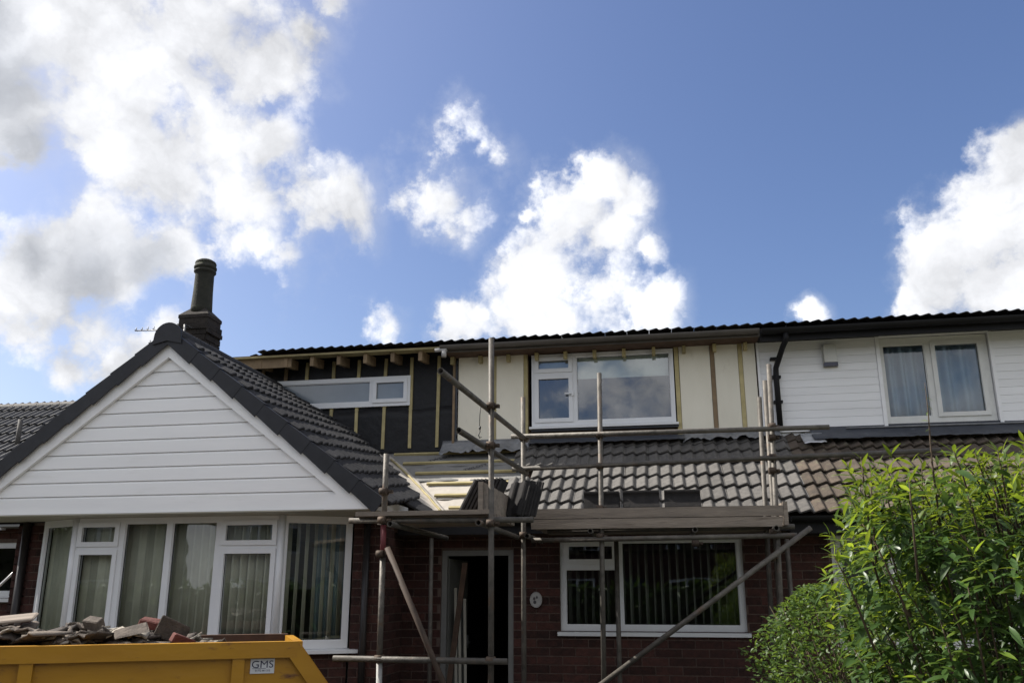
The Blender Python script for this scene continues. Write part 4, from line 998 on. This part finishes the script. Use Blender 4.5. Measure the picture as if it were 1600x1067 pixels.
# rims: folded box section along the top, down the slanted ends
def rim_box(x0, x1, y0, y1, z0, z1, m=M['yellow']):
    n = 14; mb = MB()
    mb.sheet(lambda u, v: (SM @ Vector((x0+(x1-x0)*u, y0+(y1-y0)*v, z1+.004*mnoise.noise(Vector((u*9, 0, 0))))), Vector((0, 0, 1))), n, 1, z1-z0)
    o = obj('rim', mb, m, skip); [setattr(p, 'use_smooth', False) for p in o.data.polygons]; return o
rim_box(-SL, .005, -.035, .055, SZ-.118, SZ); rim_box(-SL, .005, SWd-.055, SWd+.03, SZ-.09, SZ+.006, M['rust'])
e = Vector((.72, 0, -.95)).normalized(); nn = Vector((e.z, 0, -e.x))
for y0, y1 in ((-.034, .05), (SWd-.05, SWd+.03)):
    a = Vector((.004, 0, SZ-.001)); b = a+e*1.16
    obj('rim', MB().hexa([SM @ (p+Vector((0, y, 0))) for y in (y0, y1) for p in (a, b, b+nn*.115, a+nn*.115)]), M['yellow'], skip)
for x in (-.47, -1.9, -3.1): obj('rib', MB().box(x, x+.088, -.022, .03, .2, SZ-.117, SM), M['yellow'], skip)
obj('end_rim', MB().box(-.02, .05, .056, SWd-.056, SZ-.07, SZ-.004, SM), M['yellow'], skip)
for x in (.28, -SL-.28): obj('lifting_lug', MB().tube([SM @ Vector((x, -.09, .72)), SM @ Vector((x, .03, .72))], .035, 10), M['rust'], skip)
# name plate
SP = Matrix(((su.x, 0, -sv.x, 0), (su.y, 0, -sv.y, 0), (0, 1, 0, 0), (0, 0, 0, 1)))
def on_side(x, z, y): q = SM @ Vector((x, y, z)); m_ = SP.copy(); m_.translation = q; return m_
def side_hit(px, py, y):                         # where a sight line meets the skip's side
    d = ray(px, py); o = SM @ Vector((0, y, 0)); n = sv; t = (o-CP).dot(n)/d.dot(n); return SM.inverted() @ (CP+d*t)
c0, c1 = side_hit(392, 1029, .012), side_hit(428, 1051, .012)
pc = ((c0.x+c1.x)/2, (c0.z+c1.z)/2); pw, ph = abs(c1.x-c0.x), abs(c0.z-c1.z)
plate_ = obj('name_plate', MB().box(-pw/2, pw/2, -ph/2, ph/2, -.008, 0, on_side(pc[0], pc[1], .012)), M['sign'], skip)
text_obj('GMS', ph*.70, M['navy'], on_side(pc[0], pc[1]+ph*.10, .0115) @ Matrix.Diagonal((1.12, 1, 1, 1)), plate_, 'lettering', bold=0)
text_obj('01772 661 212', ph*.17, M['navy'], on_side(pc[0]+pw*.02, pc[1]-ph*.30, .0115), plate_, 'lettering', bold=ph*.003)
obj('underline', MB().box(-pw*.42, pw*.15, -.0015, .0015, 0, .0006, on_side(pc[0], pc[1]-ph*.155, .0115)), M['navy'], plate_)

# rubble heaped in the skip
def shard(L, W_, th=.016, rolls=True):
    nu, nv = 9, 4; ph = rnd(0, 9); cut = [rnd(.55, 1) for _ in range(nu+1)]; cut2 = [rnd(0, .2) for _ in range(nu+1)]
    def fn(u, v):
        i = min(nu, int(u*nu+.5)); vv = cut2[i]+(cut[i]-cut2[i])*v
        x = (u-.5)*W_; t = (u*W_/.14) % 1
        h = 0
        for (a, ha), (b, hb) in zip(PROF, PROF[1:]):
            if a <= t <= b: h = ha+(hb-ha)*(t-a)/(b-a)
        return Vector((x, (vv-.5)*L, h*1.1)), Vector((0, 0, 1))
    return MB().sheet(fn, nu, nv, th).mesh('broken_tile', M['rubble'])
base = [shard(rnd(.26, .42), w_) for w_ in (.28, .28, .22, .28, .16, .24)]
base[4].materials[0] = M['rubble']; looks = ((base, 'greyish'), ([bpy.data.meshes.new_from_object(bpy.data.objects.new('t', m)) for m in base], 'pale'), ([bpy.data.meshes.new_from_object(bpy.data.objects.new('t', m)) for m in base], 'dark'))
for (ms, nm) in looks[1:]:
    for m in ms: m.materials.clear(); m.materials.append(M['rubble_'+nm])
def heap(x, y):                                  # height of the pile
    t = -x/SL
    return SZ-.05+.14*math.exp(-((t-.80)/.30)**2)+.07*math.exp(-((t-.42)/.14)**2)-.04*(1-t)*(t < .25)-.05*(2*y/SWd-1)**2
hp = MB().grid(lambda u, v: SM @ Vector((-SL+.05+u*(SL-.55), .06+v*(SWd-.12), heap(-SL+.05+u*(SL-.55), .06+v*(SWd-.12))-.07+.03*mnoise.noise(Vector((u*14, v*6, 0))))), 60, 16)
hb = obj('rubble', hp, M['rubble'], None); tag(hb, 'grey brown tile rubble filling the yellow skip', 'rubble', kind='stuff')
n = 0
for k in range(120):
    x = rnd(-SL+.25, -.5); y = rnd(.24, SWd-.2)
    if x > -.75 and rnd(0, 1) < .5: continue
    z = heap(x, y)+rnd(-.05, .03)
    q = Matrix.Translation(SM @ Vector((x, y, z))) @ Matrix.Rotation(rnd(0, 6.28), 4, 'Z') @ Matrix.Rotation(R(random.gauss(0, 12)), 4, 'X') @ Matrix.Rotation(R(random.gauss(0, 11)), 4, 'Y')
    if rnd(0, 1) < .25: q = q @ Matrix.Rotation(math.pi, 4, 'X')
    ms, nm = looks[random.choice((0, 0, 1, 2, 2))]; t = obj('broken_tile', random.choice(ms), None, None, q)
    pp = SM @ Vector((x, y, z))-CP; pxl = 800+FPX*pp.dot(cR)/pp.dot(cF)
    zone = 'at the left edge of the skip heap' if pxl < 95 else 'in the heap below the opening bay pane' if pxl < 180 else 'in the heap below the fixed middle bay panes' if pxl < 262 else 'at the thin right end of the skip heap'
    tag(t, f'broken {nm} roof tile lying {zone}', 'broken tile', f'broken {nm} tiles {zone}')
def lump(name, pos, dims, rot, m, label, cat):
    q = Matrix.Translation(SM @ Vector(pos)) @ Matrix.Rotation(R(rot[2]), 4, 'Z') @ Matrix.Rotation(R(rot[1]), 4, 'Y') @ Matrix.Rotation(R(rot[0]), 4, 'X')
    a, b, c_ = dims; j = lambda: rnd(-.012, .012)
    vs = [(sx*a/2+j(), sy*b/2+j(), sz*c_/2+j()) for sz in (-1, 1) for sx, sy in ((-1, -1), (1, -1), (1, 1), (-1, 1))]
    mb = MB().hexa(vs); me = mb.mesh(name, m); bm = bmesh.new(); bm.from_mesh(me); bmesh.ops.bevel(bm, geom=bm.edges[:], offset=.008, segments=1, affect='EDGES'); bm.to_mesh(me); bm.free()
    return tag(obj(name, me, None, None, q), label, cat)
def sp(px, py, y):
    h_ = side_hit(px, py, y); return (h_.x, y, h_.z)
lump('brick_piece', sp(238, 975, .55), (.20, .11, .07), (10, 8, 15), M['redclay'], 'red clay piece on the heap below the third bay pane', 'brick piece')
lump('brick_piece', sp(285, 1000, .3), (.17, .10, .07), (5, 20, 50), M['redclay'], 'dark red lump at the right foot of the rubble heap', 'brick piece')
lump('slab_piece', sp(268, 985, .45), (.24, .02, .17), (12, 24, 30), M['rubble'], 'grey slab leaning at the right end of the heap', 'slab piece')
lump('slab_piece', sp(205, 985, .25), (.24, .16, .022), (22, -14, 40), M['rubble'], 'pale flat slab tilted on top of the heap', 'slab piece')
lump('slab_piece', sp(15, 966, .5), (.36, .2, .03), (12, -6, 30), M['board'], 'long pale board end lying at the left of the heap', 'board end')
lump('ridge_piece', sp(146, 973, .5), (.13, .10, .07), (30, 10, 0), M['rubble'], 'rounded grey lump on top of the heap under the opening pane', 'rubble lump')

# =================================================================== PLANTS
def leaf_mesh(name, m, L, W_, bend):
    # folded blade, 4 segments, two halves
    prof = [(0, .12), (.25, .8), (.5, 1), (.78, .62), (1, .02)]
    vs = []; 
    for t, w_ in prof:
        z = -bend*t*t*L; y = t*L; vs += [(-w_*W_/2, y, z+.12*W_*w_), (0, y, z), (w_*W_/2, y, z+.12*W_*w_)]
    fs = []
    for i in range(4): fs += [(i*3, i*3+1, i*3+4, i*3+3), (i*3+1, i*3+2, i*3+5, i*3+4)]
    me = MB().add(vs, fs, None, True).mesh(name, m); return me
LM = [leaf_mesh('leaf', M['leaf'], l, w_, b) for l, w_, b in ((.098, .023, .25), (.083, .021, .45), (.112, .027, .15))]
LD = [leaf_mesh('leaf', M['leaf_dark'], l, w_, b) for l, w_, b in ((.11, .034, .35), (.095, .030, .2), (.12, .038, .5))]
def leaf_mtx(p, d, roll, s):
    y = Vector(d).normalized(); r = Vector((0, 0, 1)) if abs(y.z) < .95 else Vector((1, 0, 0))
    x = y.cross(r).normalized(); z = x.cross(y); q = Matrix(((x.x, y.x, z.x, p.x), (x.y, y.y, z.y, p.y), (x.z, y.z, z.z, p.z), (0, 0, 0, 1)))
    return q @ Matrix.Rotation(roll, 4, 'Y') @ Matrix.Scale(s, 4)
bush = thing('laurel_bush', (1.75, 4.45, 0), 'tall bright green bush of long narrow leaves in front of the right hand house', 'bush')
trk = MB(); allv = []
rng = random.Random(5)
def bush_r(z):                                  # outline of the bush: wide below, level ragged top
    return .96 if z < 1.9 else .96-.35*((z-1.9)/.4)**2
BC = Vector((1.84, 4.55, 0))
shoots = []
for k in range(720):
    shell = rng.random() < .78
    a = rng.uniform(0, 2*math.pi)
    z = rng.uniform(.75, 2.22)
    rr = bush_r(z)*(rng.uniform(.72, 1.05) if shell else rng.uniform(.15, .75))
    if z > 2.0: rr = bush_r(z)*math.sqrt(rng.random())
    p = BC+Vector((math.cos(a)*rr*1.0, math.sin(a)*rr*.85, z+rng.uniform(-.05, .08)))
    if p.y < 3.75 and rng.random() < .3: pass
    outw = Vector((math.cos(a), math.sin(a), 0))*rng.uniform(.1, .9)+Vector((0, 0, rng.uniform(.55, 1.2)))
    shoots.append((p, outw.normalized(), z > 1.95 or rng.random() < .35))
for (px, py, Y) in ((1345, 700, 4.3), (1393, 690, 4.35), (1375, 735, 4.2), (1440, 705, 4.5), (1475, 695, 4.3), (1500, 720, 4.2), (1530, 700, 4.4), (1565, 690, 4.3), (1590, 700, 4.1), (1600, 672, 4.5), (1340, 770, 4.1), (1325, 800, 4.1), (1300, 850, 4.15), (1290, 880, 4.1), (1310, 900, 4.2), (1420, 730, 4.0), (1350, 830, 4.0), (1585, 740, 4.0), (1550, 740, 4.2), (1322, 712, 4.3), (1335, 735, 4.25), (1328, 760, 4.3), (1352, 745, 4.2), (1318, 785, 4.2), (1345, 800, 4.1), (1312, 825, 4.15), (1365, 770, 4.15), (1385, 715, 4.3), (1410, 745, 4.2), (1330, 860, 4.1), (1360, 720, 4.4), (1420, 700, 4.4)):
    p = at(px, py+14, Y); shoots.append((p, Vector((rng.uniform(-.5, .1), rng.uniform(-.3, .2), 1)).normalized(), True))
leaves = []
for (p, d, young) in shoots:
    n = rng.randint(8, 13); ln = rng.uniform(.10, .2); x = d.orthogonal().normalized(); y = d.cross(x)
    for i in range(n):
        t = i/n; an = i*2.4+rng.uniform(-.3, .3); side_ = x*math.cos(an)+y*math.sin(an)
        el = .30+.9*t*t+rng.uniform(-.15, .15)
        dd = side_*math.cos(el)+d*math.sin(el)
        q = p-d*ln*(1-t)
        if not young: dd = dd+Vector((0, 0, -.35))
        s = rng.uniform(.75, 1.12)*(1-.35*t*t)
        leaves.append((q, leaf_mtx(q, dd, rng.uniform(-.6, .6), s), young))
# inner older leaves fill the body
for k in range(3400):
    a = rng.uniform(0, 6.283); z = rng.uniform(.6, 2.12); rr = bush_r(z)*math.sqrt(rng.random())*.95
    q = BC+Vector((math.cos(a)*rr, math.sin(a)*rr*.85, z)); dd = Vector((rng.gauss(0, 1), rng.gauss(0, 1), rng.gauss(-.2, .6)))
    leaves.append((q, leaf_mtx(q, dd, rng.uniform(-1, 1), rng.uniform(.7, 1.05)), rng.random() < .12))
def score(l): return (0 if inframe(l[0], 0) else 10)+(l[0]-CP).length
order = sorted(range(len(leaves)), key=lambda i: score(leaves[i]))
pick = set(order[:300])
jy, jd = MB(), MB()
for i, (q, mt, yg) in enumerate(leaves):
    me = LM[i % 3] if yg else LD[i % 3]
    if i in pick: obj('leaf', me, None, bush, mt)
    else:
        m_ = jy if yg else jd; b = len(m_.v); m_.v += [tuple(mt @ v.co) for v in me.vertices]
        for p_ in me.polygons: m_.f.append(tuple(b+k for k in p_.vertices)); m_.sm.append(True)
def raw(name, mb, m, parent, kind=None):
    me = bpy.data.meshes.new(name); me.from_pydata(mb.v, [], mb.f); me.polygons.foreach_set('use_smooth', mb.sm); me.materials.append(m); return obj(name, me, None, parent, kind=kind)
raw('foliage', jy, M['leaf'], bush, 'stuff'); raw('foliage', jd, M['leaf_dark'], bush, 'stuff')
for k in range(26):
    a = rng.uniform(.2, 2.9); r0 = rng.uniform(.02, .15); r1 = rng.uniform(.2, .8); zt = rng.uniform(1.5, 2.1)
    b0 = BC+Vector((math.cos(a)*r0, math.sin(a)*r0, 0)); b1 = BC+Vector((math.cos(a)*r1*.6, math.sin(a)*r1*.5, zt*.55)); b2 = BC+Vector((math.cos(a)*r1, math.sin(a)*r1*.85, zt))
    obj('branch', MB().tube([b0, (b0+b1)/2+Vector((rng.uniform(-.03, .03), 0, .05)), b1, b2], [.014, .011, .008, .003], 6), M['stem'], bush)
for (p, d, yg) in shoots[::3]: 
    trk.tube([p-d*.35-Vector((0, 0, .12)), p-d*.12, p], [.006, .004, .002], 4)
raw('twigs', trk, M['bark'], bush, 'stuff')
# one tall thin shoot
s0 = at(1456, 720, 4.4); s1 = at(1450, 640, 4.4); s2 = at(1445, 598, 4.4)
obj('tall_shoot', MB().tube([s0-Vector((0, 0, .4)), s0, s1, s2], [.006, .005, .003, .0015], 5), M['bark'], bush)
for t in (.0, .12, .25, .4, .5, .62, .7, .8, .92):
    q = s0.lerp(s2, t); obj('leaf', LM[1], None, bush, leaf_mtx(q, Vector((rng.uniform(-1, 1), rng.uniform(-.6, .6), rng.uniform(-.3, .6))), 0, rng.uniform(.25, .5)))

shrub = thing('small_shrub', (1.25, 6.7, 0), 'low dark shrub of small leaves by the brick wall, left of the tall bush', 'shrub')
SLM = [leaf_mesh('leaf', M['leaf_small'], l, w_, .3) for l, w_ in ((.042, .022), (.034, .018), (.05, .022))]
fo = MB(); tw = MB(); SC = Vector((1.38, 6.75, 0))
for k in range(9000):
    a = rng.uniform(0, 6.283); z = 1.62*rng.random()**.55; rr = (.70-.30*max(0, (z-1.0)/.6)**2)*rng.random()**.33
    nz = 1+.28*mnoise.noise(Vector((math.cos(a)*1.7, math.sin(a)*1.7, z*2.2)))
    q = SC+Vector((math.cos(a)*rr*nz, math.sin(a)*rr*.8*nz, z)); dd = Vector((math.cos(a)*.6+rng.gauss(0, .6), math.sin(a)*.6+rng.gauss(0, .6), rng.gauss(.4, .5)))
    me = SLM[k % 3]; mt = leaf_mtx(q, dd, rng.uniform(-1, 1), rng.uniform(.7, 1.2)); b = len(fo.v); fo.v += [tuple(mt @ v.co) for v in me.vertices]
    for p_ in me.polygons: fo.f.append(tuple(b+i for i in p_.vertices)); fo.sm.append(True)
raw('foliage', fo, M['leaf_small'], shrub, 'stuff')
for k in range(40):
    a = rng.uniform(0, 6.28); r1 = rng.uniform(.2, .62); zt = rng.uniform(.9, 1.68)
    tw.tube([SC+Vector((0, 0, .05)), SC+Vector((math.cos(a)*r1*.5, math.sin(a)*r1*.45, zt*.6)), SC+Vector((math.cos(a)*r1, math.sin(a)*r1*.8, zt))], [.012, .007, .002], 5)
raw('twigs', tw, M['bark'], shrub)

# =================================================================== LEFT NEIGHBOUR
h3 = thing('bungalow', (-11, 9.8, 0), 'low bungalow with dark tiled roof beyond the left slope of the white gable', 'house')
nx0, nx1 = -16.5, -8.05
NW = (-8.85, -8.17, 1.50, 2.20)
wm = MB(); wall_slab(wm, nx0, nx1, 0, 2.5, 9.5, .2, [NW]); nw = obj('wall', wm, M['mortar'], h3)
acc, st = [], MB(); brick_wall(nw, nx0, nx1, 0, 2.48, 9.5, [NW], acc, st); emit_bricks(nw, acc, st, M['brick'], 120)
obj('side_wall', bx(nx1-.2, nx1, 9.7, 14.5, 0, 2.5), M['brick'], h3)
window(h3, Matrix.Translation((NW[0], 9.52, NW[2])), .68, .70, [(.05, .63, .08, .64, False)], M['upvc'], M['glass'], sill=(-.04, .72, .08, .05))
room(h3, -9, -8.1, 9.75, 12, 1.2, 2.4, M['room'])
# roof: ridge parallel to the street
re_y, re_z, rr_y, rr_z = 9.2, 2.50, 12.0, 4.66
sl = MB().hexa([(nx0-.2, re_y, re_z-.06), (nx1+.1, re_y, re_z-.06), (nx1+.1, rr_y, rr_z-.06), (nx0-.2, rr_y, rr_z-.06), (nx0-.2, re_y, re_z-.02), (nx1+.1, re_y, re_z-.02), (nx1+.1, rr_y, rr_z-.02), (nx0-.2, rr_y, rr_z-.02)])
nr = obj('roof', sl, M['tile_far'], h3)
obj('roof', MB().hexa([(nx0-.2, rr_y, rr_z-.06), (nx1+.1, rr_y, rr_z-.06), (nx1+.1, 14.8, 2.5), (nx0-.2, 14.8, 2.5), (nx0-.2, rr_y, rr_z-.02), (nx1+.1, rr_y, rr_z-.02), (nx1+.1, 14.8, 2.54), (nx0-.2, 14.8, 2.54)]), M['tile_far'], h3)
obj('gable_wall', MB().prism([(9.5, 2.5), (14.5, 2.5), (12, 4.5)], nx1-.2, nx1, Matrix(((0, 1, 0, 0), (1, 0, 0, 0), (0, 0, 1, 0), (0, 0, 0, 1)))), M['brick'], h3)
NV = Vector((0, rr_y-re_y, rr_z-re_z)).normalized(); stl = MB(); vis = []
for j in range(12):
    for i in range(30):
        o = Vector((nx0-.15+i*TW, re_y, re_z))+NV*(j*TG); mt = tile_mtx(o, (1, 0, 0), NV)
        if inframe(o, 5) and o.z > 3.3: vis.append(mt)
        else: bake(stl, TM['tile_far'], mt)
for mt in vis[:300]: obj('roof_tile', TM['tile_far'], None, nr, mt)
obj('tiling', stl, M['tile_far'], nr, kind='stuff')
x = nx0-.2
while x < nx1:
    pr = [(rr_y+.11*math.cos(t), rr_z-.03+.10*math.sin(t)) for t in [math.pi*i/8 for i in range(9)]]
    obj('ridge_tile', MB().prism(pr, x, min(x+.44, nx1+.1), Matrix(((0, 1, 0, 0), (1, 0, 0, 0), (0, 0, 1, 0), (0, 0, 0, 1)))), M['tile'], nr); x += .45
obj('vent_pipe', MB().tube([(-9.62, 10.75, 3.7), (-9.62, 10.75, 4.15)], .035, 8), M['tile'], nr)
obj('soffit', bx(nx0, nx1+.1, re_y, 9.49, 2.38, 2.41), M['grey_door'], h3)
obj('gap_light_strip', bx(-8.42, -8.30, 9.22, 9.30, 2.345, 2.378), M['upvc'], h3)  # no lamp: white strip added in place of light showing through a gap
hr = thing('handrail', (-8.35, 9.1, 1.6), 'white handrail slanting across the window of the low bungalow', 'handrail')
a, b = at(-20, 933, 9.1), at(32, 884, 9.1)
obj('rail', MB().tube([a, b], .016, 8), M['upvc'], hr); obj('post', MB().tube([(b.x, 9.1, 0), b], .014, 8).tube([(a.x, 9.1, 0), a], .014, 8), M['upvc'], hr)

# =================================================================== HOUSE ACROSS THE ROAD (seen mirrored in the panes)
def facing(x0, x1, label, m):
    h = thing('facing_house', ((x0+x1)/2, -14, 0), label, 'house', 'houses across the road')
    yf = -13.8; wi = [(x0+.8, x0+3.0, .95, 2.1), (x1-3.2, x1-1.0, .95, 2.1), ((x0+x1)/2-.5, (x0+x1)/2+.5, .05, 2.1)]
    up = [(x0+1.4, x0+3.2, 3.1, 4.2), (x1-3.3, x1-1.5, 3.1, 4.2)]
    wm = MB(); T = Matrix(((-1, 0, 0, 0), (0, -1, 0, 0), (0, 0, 1, 0), (0, 0, 0, 1)))
    ho = [(-q[1], -q[0], q[2], q[3]) for q in wi+up]
    wall_slab(wm, -x1, -x0, 0, 4.9, 13.8, .25, ho, T); obj('wall', wm, m, h)
    obj('back_room', bx(x0, x1, yf-3.2, yf-3, 0, 4.9), M['dark'], h)
    for q in wi[:2]+up:
        w_, h_ = q[1]-q[0], q[3]-q[2]; mt = T @ Matrix.Translation((-q[1], 13.84, q[2]))
        window(h, mt, w_, h_, [(.06, w_*.36, .06, h_-.06, True), (w_*.36+.07, w_*.68, .06, h_-.06, False), (w_*.68+.07, w_-.06, .06, h_-.06, True)], M['upvc'], M['glass'])
    q = wi[2]; obj('door', bx(q[0], q[1], yf-.12, yf-.06, q[2], q[3]), M['navy'], h)
    obj('roof', MB().prism([(yf+.4, 4.8), (yf-3.5, 7.2), (yf-7.5, 4.8)], x0-.3, x1+.3, Matrix(((0, 1, 0, 0), (1, 0, 0, 0), (0, 0, 1, 0), (0, 0, 0, 1)))), M['tile_far'], h)
facing(-17.5, -8.5, 'cream rendered house across the road behind the camera, left one', M['render'])
facing(-5.5, 3.5, 'brick house across the road straight behind the camera', M['brick'])
facing(6.5, 15.5, 'cream rendered house across the road behind the camera, right one', M['render'])

facing(-29.5, -20.5, 'brick house across the road behind the camera, second from the left end', M['brick'])
facing(-41.5, -32.5, 'cream house across the road behind the camera, at the left end', M['render'])
def hedge_row(label, cx0, cx1, cy0, cy1, zt, n):
    h = thing('hedge', ((cx0+cx1)/2, (cy0+cy1)/2, 0), label, 'hedge'); hm = MB()
    for k in range(n):
        f = rng.random(); x, y, z = rng.uniform(cx0, cx1), rng.uniform(cy0, cy1), rng.uniform(.05, zt)
        if f < .35: y = rng.choice((cy0, cy1))+rng.uniform(-.08, .08)
        elif f < .7: x = rng.choice((cx0, cx1))+rng.uniform(-.08, .08)
        else: z = zt+rng.uniform(-.1, .1)
        me = LD[k % 3]; mt = leaf_mtx(Vector((x, y, z)), Vector((rng.gauss(0, 1), rng.gauss(0, 1), rng.gauss(.2, .7))), rng.uniform(-1, 1), rng.uniform(1.6, 3)); b = len(hm.v)
        hm.v += [tuple(mt @ v.co) for v in me.vertices]
        for p_ in me.polygons: hm.f.append(tuple(b+i for i in p_.vertices)); hm.sm.append(True)
    raw('foliage', hm, M['leaf_dark'], h, 'stuff'); obj('twig_core', bx(cx0+.06, cx1-.06, cy0+.06, cy1-.06, 0, zt-.05), M['stem'], h)
hedge_row('tall dark hedge beyond the drive left of the white gable', -12.2, -11.2, 3.5, 9.0, 2.6, 2600)
hedge = thing('hedge', (0, -11, 0), 'dark clipped hedge along the far side of the road behind the camera', 'hedge')
hm = MB()
for k in range(4200):
    x = rng.uniform(-42, 17); t = rng.random(); y, z = (-10.9+rng.uniform(-.08, .08), rng.uniform(.05, 1.75)) if t < .7 else (rng.uniform(-11.5, -10.9), 1.75+rng.uniform(-.08, .1))
    q = Vector((x, y, z)); mt = leaf_mtx(q, Vector((rng.gauss(0, 1), rng.gauss(.5, .6), rng.gauss(.2, .7))), rng.uniform(-1, 1), rng.uniform(2.2, 4)); me = LD[k % 3]; b = len(hm.v)
    hm.v += [tuple(mt @ v.co) for v in me.vertices]
    for p_ in me.polygons: hm.f.append(tuple(b+i for i in p_.vertices)); hm.sm.append(True)
raw('foliage', hm, M['leaf_dark'], hedge, 'stuff')
obj('twig_core', bx(-42, 17, -11.5, -10.95, 0, 1.7), M['stem'], hedge)
